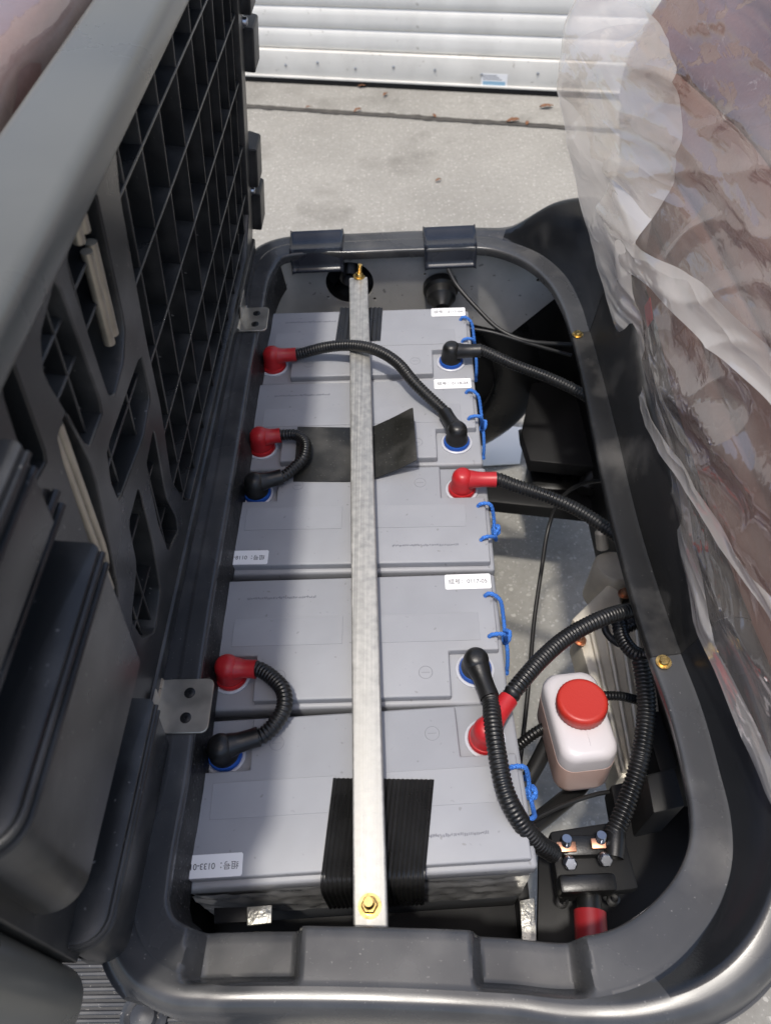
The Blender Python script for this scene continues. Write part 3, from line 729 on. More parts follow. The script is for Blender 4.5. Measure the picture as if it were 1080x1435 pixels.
bmesh.ops.solidify(bm, geom=bm.faces[:], thickness=.0016)
tag(obj('rubber_pad', bm, 'pad'), 'smooth black rubber pad under the bar, right end curled up', 'rubber pad')

# ================================================================== CABLES
PITCH = .0044
def conduit(name, pts, r, parent, m='conduit'):
    P = spline(pts, PITCH / 5)
    rr = [0, .08, .15, .15, .08]
    return obj(name, tube(bmesh.new(), P, lambda i, n: r * (.92 + rr[i % 5]), 14), m, parent, ang=80)
def boot(parent, c, dirv, m, rs=.0095, ln=.036, up=.0):
    """elbow boot: dome over the post and a sleeve leaving sideways; returns the sleeve's end"""
    dv = Vector((dirv[0], dirv[1], 0)).normalized(); z0 = -.004
    b = bmesh.new()
    lathe(b, [(.0158, z0), (.0162, z0 + .003), (.0152, z0 + .007), (.0142, z0 + .012), (.0143, z0 + .018), (.0132, z0 + .024), (.0102, z0 + .0285), (.006, z0 + .0305), (0, z0 + .031)], (c.x, c.y, 0), n=30)
    o = obj('boot', b, m, parent, ang=60)
    s0 = Vector((c.x, c.y, z0 + .016)) + dv * .008; e = s0 + dv * ln + Vector((0, 0, up)); P = [s0.lerp(e, t) for t in np.linspace(0, 1, 9)]
    s = tube(bmesh.new(), P, lambda i, n: [.0128, .0122, .0112, .0106, .0103, .0102, .0102, .0104, .0105][i], 20)
    obj('boot_sleeve', s, m, o, ang=60)
    return e, dv
def UZ(l): return [U(*p) for p in l]
def jump(label, a, am, adir, b, bm_, bdir, mid, r=.0082, ln=.036, lnb=None):
    th = empty('jumper_cable', (a.x, a.y, -.01)); tag(th, label, 'cable', 'battery cables in corrugated conduit')
    pts = []
    e, dv = boot(th, a, adir, am, ln=ln); pts += [e - dv * .006, e + dv * .004]
    pts += UZ(mid)
    if b is not None:
        e2, dv2 = boot(th, b, bdir, bm_, ln=lnb or ln); pts += [e2 + dv2 * .004, e2 - dv2 * .006]
    conduit('conduit', pts, r, th)
    return th
jump('black jumper cable arching over the bar from far red boot to black boot', BT[0]['red'], 'red', (1, .06), BT[1]['blk'], 'boot', (-.38, 1),
     [(455, 487, .024), (490, 484, .034), (525, 490, .040), (556, 508, .038), (582, 538, .030)], ln=.029, lnb=.033)
jump('short looped cable joining the second and third batteries at the left', BT[1]['red'], 'red', (1, .12), BT[2]['blk'], 'boot', (1, .32),
     [(416, 610, .013), (428, 621, .015), (426, 640, .015), (415, 653, .013)], r=.0075, ln=.021, lnb=.029)
jump('large looped cable joining the two nearest batteries at the left', BT[3]['red'], 'red', (1, -.08), BT[4]['blk'], 'boot', (1, .30),
     [(383, 951, .014), (397, 968, .017), (398, 992, .017), (385, 1015, .014)], r=.0084, ln=.024, lnb=.032)
jump('cable from far black boot running right under the black side panel', BT[0]['blk'], 'boot', (1, -.02), None, None, None,
     [(720, 511, .008), (770, 530, -.004), (815, 552, -.02), (850, 575, -.05)], r=.0080)
jump('cable from the middle red boot running right under the side panel', BT[2]['red'], 'red', (1, -.05), None, None, None,
     [(720, 680, .008), (770, 697, .0), (815, 718, -.012), (865, 752, -.03), (900, 785, -.06)], r=.0085)
jump('cable from the nearest red boot rising right to the side panel', BT[4]['red'], 'red', (.62, .80), None, None, None,
     [(722, 965, .016), (760, 922, .012), (800, 889, .006), (850, 864, 0), (895, 853, -.02), (930, 850, -.05)], r=.0090)
jump('cable from the black boot beside sticker 0117-05 down to the terminal block', BT[3]['blk'], 'boot', (.26, -1), None, None, None,
     [(690, 1010, .026), (697, 1060, .030), (708, 1110, .024), (728, 1150, .006), (752, 1180, -.020), (776, 1196, -.045)], r=.0092)
th = empty('battery_cable', U(860, 1180, -.08)); tag(th, 'corrugated cable hanging from the side panel down to the right terminal bolt', 'cable', 'battery cables in corrugated conduit')
conduit('conduit', UZ([(897, 925, -.02), (903, 960, -.03), (905, 1000, -.04), (897, 1060, -.05), (883, 1110, -.06), (868, 1150, -.065), (858, 1172, -.066)]), .0098, th)
conduit('conduit', UZ([(866, 868, -.05), (872, 895, -.05), (888, 915, -.045), (905, 918, -.04), (925, 905, -.045), (915, 880, -.05), (893, 872, -.055), (872, 880, -.06)]), .0085, th)
b = lathe(bmesh.new(), [(.0102, 0), (.0108, .004), (.0104, .016), (.0095, .026)], U(862, 1165, -.066), (-.25, -1, -.05), 18); obj('tape_wrap', b, 'boot', th)
def wire(label, pts, r=.0022, m='wire', cat='wire'):
    return tag(obj('wire', tube(bmesh.new(), spline(UZ(pts), .004), r, 10), m, ang=80), label, cat, 'thin wires')
wire('thin black wire from the round rubber grommet to the right side', [(628, 378, .02), (640, 400, .01), (668, 432, -.01), (700, 462, -.03), (740, 478, -.04), (800, 483, -.05)], .0036)
wire('thin black wire lying behind the farthest battery', [(655, 460, -.03), (690, 466, -.03), (730, 478, -.04), (800, 498, -.06)], .003)
wire('long black wire hanging straight down over the ground beside the batteries', [(860, 672, -.10), (815, 678, -.16), (785, 700, -.20), (768, 740, -.24), (758, 800, -.26), (748, 870, -.28), (742, 940, -.29), (736, 1000, -.30), (727, 1080, -.30)], .0034)
wire('thick black hose under the fluid bottle', [(735, 1165, -.17), (780, 1130, -.19), (815, 1098, -.21), (840, 1050, -.22)], .011)
wire('black hose leaning from the bottle down to the batteries', [(770, 1035, -.15), (752, 1070, -.17), (730, 1110, -.19)], .010)
wire('thin black wire curling round the bottle foot', [(745, 1150, -.12), (790, 1128, -.13), (840, 1112, -.14), (880, 1108, -.15)], .0026)
wire('thin black wire loop behind the raised cable end', [(845, 870, -.07), (850, 888, -.08), (866, 902, -.08), (885, 905, -.07)], .0045)
# taped lead behind the bottle
th = empty('taped_lead', U(750, 1030, -.14)); tag(th, 'black lead wound with thin pale tape behind the bottle', 'wire')
conduit('conduit', UZ([(718, 1052, -.16), (745, 1030, -.14), (775, 1012, -.13)]), .0065, th)
th = empty('taped_lead', U(870, 976, -.12)); tag(th, 'short ribbed black lead between bottle cap and hanging cable', 'wire')
conduit('conduit', UZ([(845, 975, -.10), (872, 976, -.11), (905, 985, -.13)]), .0055, th)

# ================================================================== FLUID BOTTLE
def superell(w_, h_, r_, n=9):
    out = []
    for (sx, sy, a0) in ((1, 1, 0), (-1, 1, 90), (-1, -1, 180), (1, -1, 270)):
        for k in range(n):
            a = math.radians(a0 + 90 * k / (n - 1)); out.append((sx * (w_ - r_) + r_ * math.cos(a), sy * (h_ - r_) + r_ * math.sin(a)))
    return out
bc = U(812, 998, -.065); bq = Matrix.Translation((bc.x, bc.y, bc.z)) @ Matrix.Rotation(math.radians(5), 4, 'Z') @ Matrix.Rotation(math.radians(-6), 4, 'X')
bot = empty('fluid_bottle', bc - Vector((0, 0, .13))); tag(bot, 'translucent white fluid bottle with a red screw cap beside the nearest battery', 'bottle')
def loft(secs, capb=True, capt=True):
    bm = bmesh.new(); R_ = []
    for (w_, h_, r_, z) in secs: R_.append([bm.verts.new(bq @ Vector((x, y, z))) for x, y in superell(w_, h_, r_)])
    n = len(R_[0])
    for a, b_ in zip(R_, R_[1:]):
        for k in range(n): bm.faces.new((a[k], a[(k + 1) % n], b_[(k + 1) % n], b_[k]))
    if capb: bm.faces.new(R_[0][::-1])
    if capt: bm.faces.new(R_[-1])
    return bm
hw_, hl_ = .033, .056
obj('bottle_body', loft([(hw_, hl_, .018, -.032), (hw_, hl_, .018, -.012), (hw_ - .001, hl_ - .001, .018, -.006), (hw_ - .004, hl_ - .004, .018, -.0015), (hw_ - .009, hl_ - .009, .016, 0), (hw_ * .5, hl_ * .5, .012, .0008)]), 'bottle', bot, ang=50)
obj('fluid_level', loft([(hw_ - .008, hl_ - .008, .014, -.095), (hw_ - .002, hl_ - .002, .018, -.088), (hw_ + .0002, hl_ + .0002, .018, -.078), (hw_ + .0002, hl_ + .0002, .018, -.0322)]), 'fluid', bot, ang=50)
seam = tube(bmesh.new(), [bq @ Vector((.001, y, .0006 if abs(y) < hl_ - .012 else -.002)) for y in np.linspace(-hl_ + .008, hl_ - .008, 12)], .0006, 6); obj('mould_seam', seam, 'bottle', bot)
cc = bq @ Vector((.002, .005, 0)); ax = bq.to_3x3() @ Vector((0, 0, 1))
cb = bmesh.new(); NR = 72
prof = [(.0272, .001, 0), (.0285, .003, 1), (.0285, .016, 1), (.0275, .0185, 0), (.0255, .0200, 0), (.023, .0198, 0), (.0, .0194, 0)]
rings_ = []
for (r_, z, kn) in prof:
    if r_ == 0: rings_.append([cb.verts.new(bq @ Vector((.002, .005, z)))]); continue
    rings_.append([cb.verts.new(bq @ Vector((.002 + (r_ + (.0006 if kn and k % 2 else 0)) * math.cos(2 * math.pi * k / NR), .005 + (r_ + (.0006 if kn and k % 2 else 0)) * math.sin(2 * math.pi * k / NR), z))) for k in range(NR)])
for a, b_ in zip(rings_, rings_[1:]):
    for k in range(NR):
        if len(b_) == 1: cb.faces.new((a[k], a[(k + 1) % NR], b_[0]))
        else: cb.faces.new((a[k], a[(k + 1) % NR], b_[(k + 1) % NR], b_[k]))
obj('cap', cb, 'cap', bot, ang=45)
obj('neck', lathe(bmesh.new(), [(.023, -.004), (.023, .004)], cc, ax, 32), 'bottle', bot)

# ================================================================== CAST ALUMINIUM DRIVE UNIT
du = sub('drive_housing', U(870, 960, -.36), base)
def quadbox(name, px, z0, z1, m, parent, r=.003):
    P = [U(x, y, z1) for x, y in px]; t = prism([(p.x, p.y) for p in P], z0, z1, r, 2); return obj(name, t, m, parent)
quadbox('housing_plate', [(806, 880), (905, 848), (935, 1085), (866, 1092)], -.32, -.25, 'cast', du, .005)
for k in range(4):
    f_ = k / 3; a = U(826 + 62 * f_, 872 - 18 * f_, -.244); b_ = U(874 + 40 * f_, 1082, -.244)
    obj('rib', tube(bmesh.new(), [a, b_], .0042, 8), 'cast', du)
quadbox('bracket', [(800, 868), (852, 818), (866, 826), (872, 850), (822, 884)], -.285, -.258, 'cast', du, .004)
quadbox('bracket', [(868, 1032), (905, 985), (918, 1006), (880, 1066)], -.285, -.256, 'cast', du, .004)
c = U(862, 792, -.25); obj('boss', lathe(bmesh.new(), [(.034, -.08), (.034, -.006), (.030, 0), (.016, .002), (0, .002)], c, (.1, .15, 1), 28), 'cast', du)
obj('boss_tip', lathe(bmesh.new(), [(.010, 0), (.010, .03), (.006, .034), (0, .034)], U(844, 768, -.25), (-.2, .5, 1), 16), 'cast', du)
for px, py in ((874, 833), (812, 898)):
    obj('bolt', hexbolt(bmesh.new(), U(px, py, -.245), .0065, .012, (0, .1, 1)), 'copper', du)

# ================================================================== TERMINAL BLOCK
tb = empty('terminal_block', U(830, 1210, -.10)); tag(tb, 'black terminal block with two cable bolts in the near right corner', 'terminal block')
quadbox('mounting_plate', [(770, 1165), (868, 1150), (895, 1245), (783, 1260)], -.105, -.085, 'dark', tb, .003)
quadbox('block', [(782, 1225), (862, 1222), (866, 1248), (786, 1252)], -.085, -.062, 'boot', tb, .004)
quadbox('raised_seat', [(785, 1170), (848, 1168), (852, 1198), (788, 1200)], -.085, -.072, 'boot', tb, .004)
for px, py in ((797, 1208), (846, 1203)):
    c = U(px, py, -.062); h = hexbolt(bmesh.new(), c, .0072, .010, (0, -.45, 1), False); o = obj('bolt', h, 'bolt', tb)
    t = tube(bmesh.new(), [c + Vector((0, .018, -.002)) + Vector((0, .3, 1)) * z for z in np.arange(-.01, .010, .0007)], lambda i, n: .0048 + (.0004 if i % 2 else 0), 14); obj('stud', t, 'bolt', o)
    q = c + Vector((0, .015, -.003)); obj('copper_lug', box(q.x - .010, q.x + .010, q.y - .005, q.y + .005, q.z - .002, q.z + .002, r=.0008), 'copper', o)
for px, py in ((786, 1265), (857, 1262)):
    c = U(px, py, -.105); s = bmesh.new()
    for k in range(4): lathe(s, [(.004, k * .003), (.0062, k * .003 + .001), (.0062, k * .003 + .002), (.004, k * .003 + .003)], c, (0, 0, 1), 14)
    obj('spring_screw', s, 'screw', tb)
sl_ = empty('sleeved_cable', U(826, 1280, -.10)); tag(sl_, 'black cable end in a dark red sleeve below the terminal block', 'cable')
obj('cable_core', tube(bmesh.new(), UZ([(824, 1245, -.088), (826, 1285, -.085)]), .0125, 20), 'boot', sl_)
obj('red_sleeve', tube(bmesh.new(), UZ([(826, 1278, -.085), (827, 1296, -.084), (829, 1330, -.083)]), .0160, 24), 'sleeve', sl_)

# near right bay floor, brackets, metal tab at the near battery
bay = sub('bay_bracket', U(900, 1200, -.2), base)
quadbox('floor_plate', [(755, 1180), (1000, 1120), (1010, 1330), (752, 1330)], -.165, -.155, 'dark', bay, .001)
quadbox('upright', [(905, 1085), (945, 1075), (960, 1130), (915, 1140)], -.20, -.06, 'dark', bay, .003)
quadbox('cross_bracket', [(855, 1100), (925, 1085), (935, 1130), (862, 1140)], -.17, -.13, 'dark', bay, .003)
quadbox('side_strap', [(900, 1000), (925, 995), (950, 1075), (925, 1085)], -.15, -.10, 'dark', bay, .003)
tabz = empty('metal_tab', U(360, 1285, -.06)); tag(tabz, 'scratched bright metal tab in front of the nearest battery', 'clamp')
quadbox('tab', [(346, 1271), (381, 1268), (380, 1293), (346, 1297)], -.050, -.046, 'foil', tabz, .0006)
quadbox('tab_strip', [(300, 1272), (346, 1271), (346, 1292), (300, 1294)], -.056, -.052, 'dark', tabz, .0006)
tt = empty('metal_strap', U(740, 1290, -.12)); tag(tt, 'galvanised strap beside the right front corner of the nearest battery', 'strap')
quadbox('strap', [(728, 1262), (748, 1258), (752, 1330), (732, 1332)], -.120, -.116, 'foil', tt, .0006)
# glossy protective film round the front of the nearest battery
bm = bmesh.new(); rows = []
for j in range(14):
    r_ = []
    for i in range(60):
        u = i / 59; v = j / 13; P = m5 @ Vector((.166 - .332 * u, .0835 + .0025 + .0022 * noise.noise(Vector((u * 26, v * 6, 2))) , -.030 - .10 * v - .004 * math.sin(u * 9)))
        r_.append(bm.verts.new(P))
    rows.append(r_)
for a, b_ in zip(rows, rows[1:]):
    for k in range(59): bm.faces.new((a[k], a[k + 1], b_[k + 1], b_[k]))
tag(obj('shrink_wrap', bm, 'shrink'), 'glossy dark wrap on the front face of the nearest battery', 'plastic wrap')

# ================================================================== UNDERBODY: wheel, rails
wh = sub('wheel', (.10, 1.03, ZG), base)
bm = bmesh.new(); R0, r0 = .200, .070; nn, kk = 72, 18; rg = []; WC = Vector((.095, 1.032, -.270))
for i in range(nn):
    a = 2 * math.pi * i / nn; rw = []
    for k in range(kk):
        t = 2 * math.pi * k / kk; sx = math.copysign(abs(math.cos(t)) ** .6, math.cos(t)); sy = math.copysign(abs(math.sin(t)) ** .7, math.sin(t))
        rr_ = R0 + r0 * sx; rw.append(bm.verts.new((WC.x + rr_ * math.cos(a), WC.y + .055 * sy, WC.z + rr_ * math.sin(a))))
    rg.append(rw)
for i in range(nn):
    for k in range(kk): bm.faces.new((rg[i][k], rg[(i + 1) % nn][k], rg[(i + 1) % nn][(k + 1) % kk], rg[i][(k + 1) % kk]))
obj('tyre', bm, 'rubber', wh)
obj('rim', lathe(bmesh.new(), [(.155, -.06), (.16, -.05), (.14, -.02), (.06, -.01), (.05, -.04), (0, -.045)], WC, (0, 1, 0), 40), 'dark', wh)
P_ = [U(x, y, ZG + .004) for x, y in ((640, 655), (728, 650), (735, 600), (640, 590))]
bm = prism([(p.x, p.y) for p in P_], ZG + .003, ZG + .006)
tag(obj('sunlit_patch', bm, 'patch', smooth=False), 'bright white sheet standing in for sunlit ground beyond the tyre, seen through the gap', 'patch')  # added slab, brightness of sunlit ground painted as its white colour
fr = sub('frame_rail', U(770, 700, -.36), base)
quadbox('rail', [(640, 672), (900, 694), (905, 726), (640, 698)], -.38, -.35, 'dark', fr, .006)
quadbox('bracket', [(738, 642), (800, 624), (850, 640), (862, 690), (745, 684)], -.42, -.36, 'rubber', fr, .010)
quadbox('gusset', [(730, 605), (748, 520), (800, 470), (880, 470), (890, 660), (742, 645)], -.32, -.29, 'dark', fr, .003)
obj('linkage', tube(bmesh.new(), UZ([(822, 690, -.33), (842, 640, -.31)]), .020, 18), 'rubber', fr)
obj('stay', tube(bmesh.new(), UZ([(742, 650, -.34), (732, 622, -.34), (730, 604, -.34)]), .006, 12), 'bolt', fr)

# ================================================================== SEAT LID (opened, standing on its hinges)
AX = Vector((math.sin(math.radians(1.5)), math.cos(math.radians(1.5)), 0)); EX = Vector((AX.y, -AX.x, 0)); ln_ = math.radians(8)
UP = math.sin(ln_) * EX + math.cos(ln_) * Vector((0, 0, 1)); NN = AX.cross(UP); OL = Vector((-.205, 0, .05))
LM = Matrix(((AX.x, UP.x, NN.x, OL.x), (AX.y, UP.y, NN.y, OL.y), (AX.z, UP.z, NN.z, OL.z), (0, 0, 0, 1)))     # local (s, h, n) -> world
lid = empty('ribbed_hatch', OL + AX * .45); tag(lid, 'black ribbed underside of the seat lid standing open on the left', 'seat lid')
cu = bpy.data.curves.new('lid', 'CURVE'); cu.dimensions = '2D'; cu.fill_mode = 'BOTH'; cu.extrude = .014; cu.bevel_depth = .0018; cu.bevel_resolution = 2
def sm(pts, it=2, k=.22):
    for _ in range(it):
        q = []
        for i in range(len(pts)):
            a = Vector(pts[i]); b_ = Vector(pts[(i + 1) % len(pts)]); q += [tuple(a.lerp(b_, k)), tuple(a.lerp(b_, 1 - k))]
        pts = q
    return pts
spl(sm([(-.075, .02), (.96, .02), (.975, .04), (.975, .47), (.955, .488), (-.06, .488), (-.075, .47)], 1, .1))
holes = {
 'main': [(.372, .474), (.94, .474), (.945, .466), (.945, .035), (.40, .035), (.375, .060), (.345, .135), (.357, .23), (.354, .31), (.360, .44)],
 'notch': [(.338, .316), (.222, .320), (.213, .292), (.216, .262), (.300, .250), (.338, .262)],
 'holeC': [(.264, .230), (.222, .228), (.214, .176), (.172, .150), (.180, .10), (.210, .058), (.250, .075), (.262, .15)],
 'holeD': [(.330, .235), (.288, .225), (.283, .14), (.292, .08), (.335, .060), (.338, .085), (.322, .14)],
 'slot': [(.318, .488 - .012), (.264, .478), (.240, .462), (.250, .345), (.262, .335), (.296, .340), (.316, .36)],
 'dark2': [(.226, .470), (.184, .458), (.172, .437), (.196, .346), (.238, .345)],
 'gold2': [(.196, .330), (.184, .400), (.160, .395), (.148, .205), (.170, .200)],
 'col3': [(.150, .475), (.128, .470), (.118, .400), (.146, .395)],
}
for h in holes.values(): spl(sm(h, 1, .10))
to = bpy.data.objects.new('t', cu); C.objects.link(to)
me = bpy.data.meshes.new_from_object(to.evaluated_get(bpy.context.evaluated_depsgraph_get())); bpy.data.objects.remove(to)
me.transform(LM @ Matrix.Translation((0, 0, -.0158))); me.materials.clear()
obj('lid_frame', me, 'lid', lid, ang=40)
def lbox(s0, s1, h0, h1, n0, n1, r=.001, seg=1): return box(s0, s1, h0, h1, n0, n1, r=r, seg=seg, mtx=LM)
obj('inner_skin', lbox(-.07, .965, .01, .48, -.052, -.048, 0), 'lidback', lid, smooth=False)
for h in (.433, .359, .277, .187, .112, .062): obj('rib', lbox(.345, .947, h - .0014, h + .0014, -.046, -.0035, .0008), 'lid', lid)
for s in (.390, .449, .517, .595, .673, .735, .797, .860, .915): obj('rib', lbox(s - .0013, s + .0013, .032, .476, -.046, -.0045, .0008), 'lid', lid)
for s in (.420, .483, .556, .634, .704, .766, .828): obj('rib', lbox(s - .0010, s + .0010, .032, .476, -.046, -.020, .0005), 'lid', lid)
for (s0, s1, h) in ((.20, .35, .290), (.16, .27, .187), (.17, .26, .112), (.28, .34, .112), (.28, .34, .187), (.165, .325, .433), (.165, .32, .40)): obj('rib', lbox(s0, s1, h - .0013, h + .0013, -.046, -.006, .0008), 'lid', lid)
for (s, h0, h1) in ((.258, .34, .48), (.213, .34, .47), (.240, .25, .325), (.300, .25, .325), (.222, .05, .235), (.305, .055, .24), (.195, .06, .20)): obj('rib', lbox(s - .0013, s + .0013, h0, h1, -.046, -.006, .0008), 'lid', lid)
# pairs of bare metal rods seen in the slots
for (s, h0, h1) in ((.283, .452, .482), (.296, .452, .482), (.291, .362, .440), (.302, .362, .440), (.168, .212, .392), (.178, .212, .392)):
    obj('rod', tube(bmesh.new(), [LM @ Vector((s, h0, -.006)), LM @ Vector((s, h1, -.006))], .0042, 14), 'rod', lid)
obj('shell_edge', box(-.078, .978, -.02, .490, -.068, -.030, r=.014, seg=4, mtx=LM), 'shell', lid)
obj('top_lip', box(-.080, .980, .462, .496, -.062, .001, r=.010, seg=4, mtx=LM), 'shell', lid)
# stepped panel on the near end of the lid
def lpanel(name, poly, n0, n1, r=.004, m='lid'): return obj(name, prism(sm(poly, 2, .2), n0, n1, r, 3, LM), m, lid)
def sblock(name, s0, s1, h0, h1, n1, rad, n0=-.006):
    """ledge standing out from the lid face, its near corner rounded"""
    pl = [(s1, n0), (s1, n1 - .004), (s1 - .004, n1)] + [(s0 + rad - rad * math.sin(t), n1 - rad + rad * math.cos(t)) for t in np.linspace(0, math.pi / 2, 9)] + [(s0, n0)]
    mm = LM @ Matrix(((1, 0, 0, 0), (0, 0, 1, h0), (0, 1, 0, 0), (0, 0, 0, 1)))
    o = obj(name, prism(pl, 0, h1 - h0, .0018, 2, mm), 'lid', lid)
    for dh, dn_ in ((.006, .0010), (.018, .0010)):
        pts = [mm @ Vector((x, y + dn_ * (1 if y > n1 * .5 else 0), h1 - h0 - dh)) for x, y in pl[2:-1]] + [mm @ Vector((s0 - .001, n0, h1 - h0 - dh))]
        obj('edge_bead', tube(bmesh.new(), pts, .0022, 8), 'lid', o)
sblock('ledge', -.064, .118, .195, .352, .028, .024)
sblock('ledge', -.058, .108, .392, .455, .014, .016)
sblock('ledge', -.070, .122, .002, .104, .024, .022)
lpanel('web_plate', [(.118, .115), (.150, .120), (.150, .185), (.118, .19)], 0, .006, .001)
for (h, n_) in ((.365, .003), (.378, .003)): obj('edge_bead', tube(bmesh.new(), [LM @ Vector((-.06, h, n_)), LM @ Vector((.135, h, n_))], .0028, 8), 'lid', lid)
obj('hinge_flange', lbox(-.07, .97, -.012, .022, -.012, .004, .003, 2), 'lid', lid)
for s0, s1 in ((.118, .163), (.775, .818)):
    hl = obj('hinge_leaf', lbox(s0, s1, -.002, .030, .0045, .0062, .0004), 'zinc', lid)
    for k in range(3): obj('hinge_barrel', tube(bmesh.new(), [LM @ Vector((s0 + (s1 - s0) * (k / 3) + .001, -.003, .0085)), LM @ Vector((s0 + (s1 - s0) * ((k + 1) / 3) - .001, -.003, .0085))], .0045, 14), 'zinc', hl)
obj('near_corner', box(-.128, -.076, .018, .47, -.13, .004, r=.022, seg=5, mtx=LM), 'shell', lid)
for (h, ) in ((.30,), (.135,)):
    pass
def bracket(h0, h1, ds):
    b = obj('support_bracket', prism([(0, 0), (.046, .0), (.060, .016), (.052, .034), (0, .034)], 0, h1 - h0, .002, 1,
        LM @ Matrix(((1, 0, 0, .972 + ds), (0, 0, 1, h0), (0, 1, 0, -.022), (0, 0, 0, 1)))), 'panel', lid)
    if ds > 0: obj('bolt', hexbolt(bmesh.new(), LM @ Vector((.984, h1 + .010, -.002)), .006, .007, NN), 'bolt', b)
bracket(.350, .42, 0); bracket(.272, .328, .018); bracket(.110, .170, 0); bracket(.025, .088, .018)
# cushion on the far side of the lid, in its protective film
def pillow(s0, s1, h0, h1, n0, n1, amp, seed, extra=0.0, nx=70, ny=40, nz=14):
    bm = bmesh.new(); bmesh.ops.create_cube(bm, size=2); bmesh.ops.subdivide_edges(bm, edges=bm.edges[:], cuts=26, use_grid_fill=True)
    for v in bm.verts:
        c = v.co; q = Vector([math.copysign(abs(t) ** .999, t) for t in c]); L8 = (abs(q.x) ** 8 + abs(q.y) ** 8 + abs(q.z) ** 8) ** .125
        q = q / L8; p = Vector((s0 + (q.x + 1) / 2 * (s1 - s0), h0 + (q.y + 1) / 2 * (h1 - h0), n0 + (q.z + 1) / 2 * (n1 - n0)))
        nn_ = Vector((q.x ** 7, q.y ** 7, q.z ** 7)).normalized(); k = noise.fractal(p * 9 + Vector((seed, 0, 0)), 1, 2, 4) + .6 * abs(noise.noise(p * 22 + Vector((0, seed, 0))))
        v.co = p + nn_ * (amp * k + extra)
    return bm
cu_l = empty('seat_cushion', LM @ Vector((.45, 0, -.12))); tag(cu_l, 'brown seat cushion in clear film on the back of the open lid', 'seat cushion')
b = pillow(-.06, .96, -.02, .50, -.19, -.072, .002, 3); bmesh.ops.transform(b, matrix=LM, verts=b.verts[:]); obj('cushion', b, 'vinyl', cu_l)
b = pillow(-.07, .97, -.03, .515, -.21, -.070, .010, 8, .003); bmesh.ops.transform(b, matrix=LM, verts=b.verts[:]); obj('film_wrap', b, 'film2', cu_l, ang=180)

# ================================================================== WRAPPED BACKREST on the right
bk = empty('wrapped_backrest', (.52, .45, .08)); tag(bk, 'brown quilted backrest draped in cloudy plastic film on the right', 'seat backrest')
def back_x(y, h): return .385 + .34 * h - .030 * math.exp(-((h - .22) / .14) ** 2) - .060 * sstep(y, .60, 1.0) * sstep(h, .03, .25)
bm = bmesh.new(); ny, nh = 150, 70; rows = []
for j in range(nh + 1):
    h = .0 + .62 * j / nh; r_ = []
    for i in range(ny + 1):
        y = .0 + 1.0 * i / ny; x = back_x(y, h) + .012
        e = min(1, min(y + .0, 1.0 - y) / .05); x += .05 * (1 - math.sqrt(max(0, 1 - (1 - e) ** 2)))
        qd = abs(((h / .085) % 1) - .5); x += .006 * (sstep(qd, .40, .5)) + .003 * noise.noise(Vector((y * 9, h * 9, 0)))
        r_.append(bm.verts.new((x, y, .09 + h)))
    rows.append(r_)
for a, b_ in zip(rows, rows[1:]):
    for k in range(ny): bm.faces.new((a[k], a[k + 1], b_[k + 1], b_[k]))
bmesh.ops.recalc_face_normals(bm, faces=bm.faces[:])
bmesh.ops.solidify(bm, geom=bm.faces[:], thickness=.07)
obj('cushion', bm, 'vinyl', bk)
hem = [(-.46, .60, .16), (-.10, .43, .12), (-.03, .385, .11), (.04, .364, .11), (.19, .350, .11), (.376, .362, .11), (.586, .371, .11), (.646, .356, .12), (.794, .345, .16), (.919, .326, .22), (.965, .304, .28), (1.0, .310, .34), (1.07, .33, .38)]
def hemv(y):
    for a, b_ in zip(hem, hem[1:]):
        if y <= b_[0]: t = (y - a[0]) / (b_[0] - a[0]); t = t * t * (3 - 2 * t) * .5 + t * .5; return a[1] + (b_[1] - a[1]) * t, a[2] + (b_[2] - a[2]) * t
    return hem[-1][1:]
def drape(y, z, off=0.0, ph=0.0):
    hx, hz = hemv(y); v = max(0, min(1, (z - hz) / (.76 - hz))); h = z - .09; x1 = back_x(y, h) - .006
    x = hx + (x1 - hx) * sstep(v, 0, .30)
    cc_ = h + .19 * y; f1 = 1 - abs(noise.noise(Vector((cc_ * 7 + ph, y * 1.5, 3 + ph)))) * 2; f2 = 1 - abs(noise.noise(Vector((cc_ * 19 + .3 * math.sin(y * 5), y * 2.6, 4 + ph)))) * 2
    f3 = noise.fractal(Vector((y * 5, h * 13, 7 + ph)), 1, 2, 3)
    amp = .25 + .75 * sstep(v, .0, .25)
    f4 = 1 - abs(noise.noise(Vector((y * 9 + cc_ * 6, cc_ * 11 - y * 3, 9 + ph)))) * 2
    x -= amp * (.024 * max(0, f1) ** 2 + .010 * max(0, f2) ** 1.6 + .005 * max(0, f4) ** 2 + .0016 * f3) + off
    x += .10 * sstep(y, 1.0, 1.06) ** 2
    return Vector((x, y + .006 * f3 * amp, z + (1 - v) ** 8 * .006 * noise.noise(Vector((y * 14, 3, 0)))))
def patch(name, m, ys, z0f, z1f, ny, nh, off, ph):
    bm = bmesh.new(); rows = []
    for j in range(nh + 1):
        r_ = []
        for i in range(ny + 1):
            y = ys[0] + (ys[1] - ys[0]) * i / ny; a_, b_ = z0f(y), z1f(y); r_.append(bm.verts.new(drape(y, a_ + (b_ - a_) * j / nh, off, ph)))
        rows.append(r_)
    for a, b_ in zip(rows, rows[1:]):
        for k in range(ny): bm.faces.new((a[k], a[k + 1], b_[k + 1], b_[k]))
    return obj(name, bm, m, bk, ang=180)
def lerpf(tab):
    def f(y):
        if y <= tab[0][0]: return tab[0][1]
        for a, b_ in zip(tab, tab[1:]):
            if y <= b_[0]: return a[1] + (b_[1] - a[1]) * (y - a[0]) / (b_[0] - a[0])
        return tab[-1][1]
    return f
patch('film_drape', 'film', (-.01, 1.06), lambda y: hemv(y)[1], lambda y: .76, 320, 150, 0, 0)
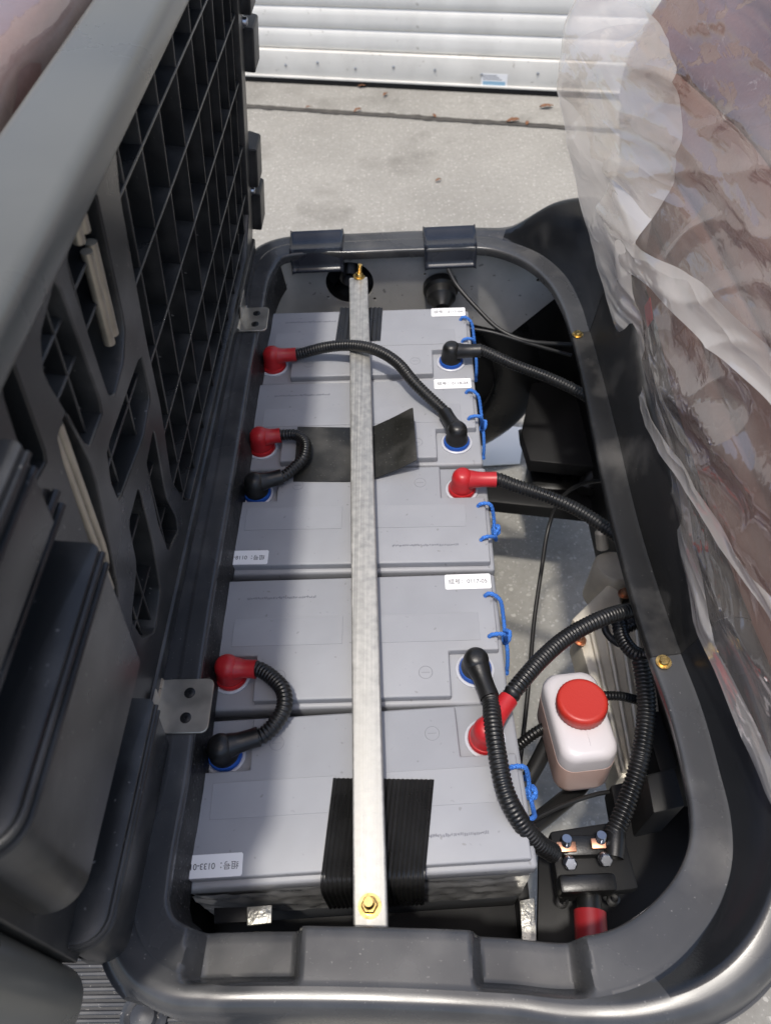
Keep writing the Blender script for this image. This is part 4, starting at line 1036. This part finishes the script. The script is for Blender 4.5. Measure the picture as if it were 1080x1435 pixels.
# second, cloudier layers where the film is doubled and folded over itself
zb = lerpf([(.55, .13), (.62, .17), (.70, .250), (.86, .345), (.98, .385), (1.06, .42)])
patch('film_fold', 'fold', (.55, 1.06), lambda y: hemv(y)[1] + .004, lambda y: max(zb(y) + .030 + .060 * noise.noise(Vector((y * 4.5, 0, 0))) + .006 * noise.noise(Vector((y * 23, 5, 0))), hemv(y)[1] + .006), 150, 60, .006, .35)
c1 = lerpf([(.20, .335), (.486, .262), (.66, .215), (.80, .23)]); patch('film_fold', 'fold', (.20, .78), lambda y: c1(y) - .016, lambda y: c1(y) + .020 + .012 * noise.noise(Vector((y * 9, 2, 0))), 120, 12, .010, .9)
c2 = lerpf([(.0, .26), (.30, .175), (.46, .125), (.60, .118)]); patch('film_fold', 'fold', (.02, .56), lambda y: c2(y) - .007, lambda y: c2(y) + .007 + .006 * noise.noise(Vector((y * 12, 5, 0))), 110, 8, .010, 1.7)
c3 = lerpf([(-.46, .13), (.0, .118), (.6, .118)]); patch('film_fold', 'fold', (-.01, .60), lambda y: hemv(y)[1] + .001, lambda y: c3(y) + .022 + .010 * noise.noise(Vector((y * 7, 9, 0))), 160, 10, .003, 2.2)
bm = box(0, .001, 0, .03, 0, .022, r=0); bmesh.ops.transform(bm, matrix=Matrix.Translation(drape(.600, .150, -.012, 0)) @ Matrix.Rotation(.4, 4, 'X'), verts=bm.verts[:]); obj('red_tag', bm, 'red', bk, smooth=False)

# ================================================================== ribbed floor mat at the lower left
fm = empty('floor_mat', (-.3, -.25, -.36)); tag(fm, 'ribbed dark rubber floor mat below the lid corner', 'floor mat')
obj('mat_sheet', box(-.9, -.185, -.9, .25, -.37, -.36, r=.002), 'mat', fm)
bm = bmesh.new()
for k in range(34): rbox(bm, -.75, -.19, -.19 + k * .0085, -.1855 + k * .0085, -.361, -.3545, .001, 1)
obj('rib_field', bm, 'mat', fm)['kind'] = 'stuff'
c = U(203, 1425, -.355); obj('button', lathe(bmesh.new(), [(.030, 0), (.030, .005), (.024, .008), (.018, .005), (.015, .011), (.006, .014), (0, .0145)], c, n=28), 'mat', fm)
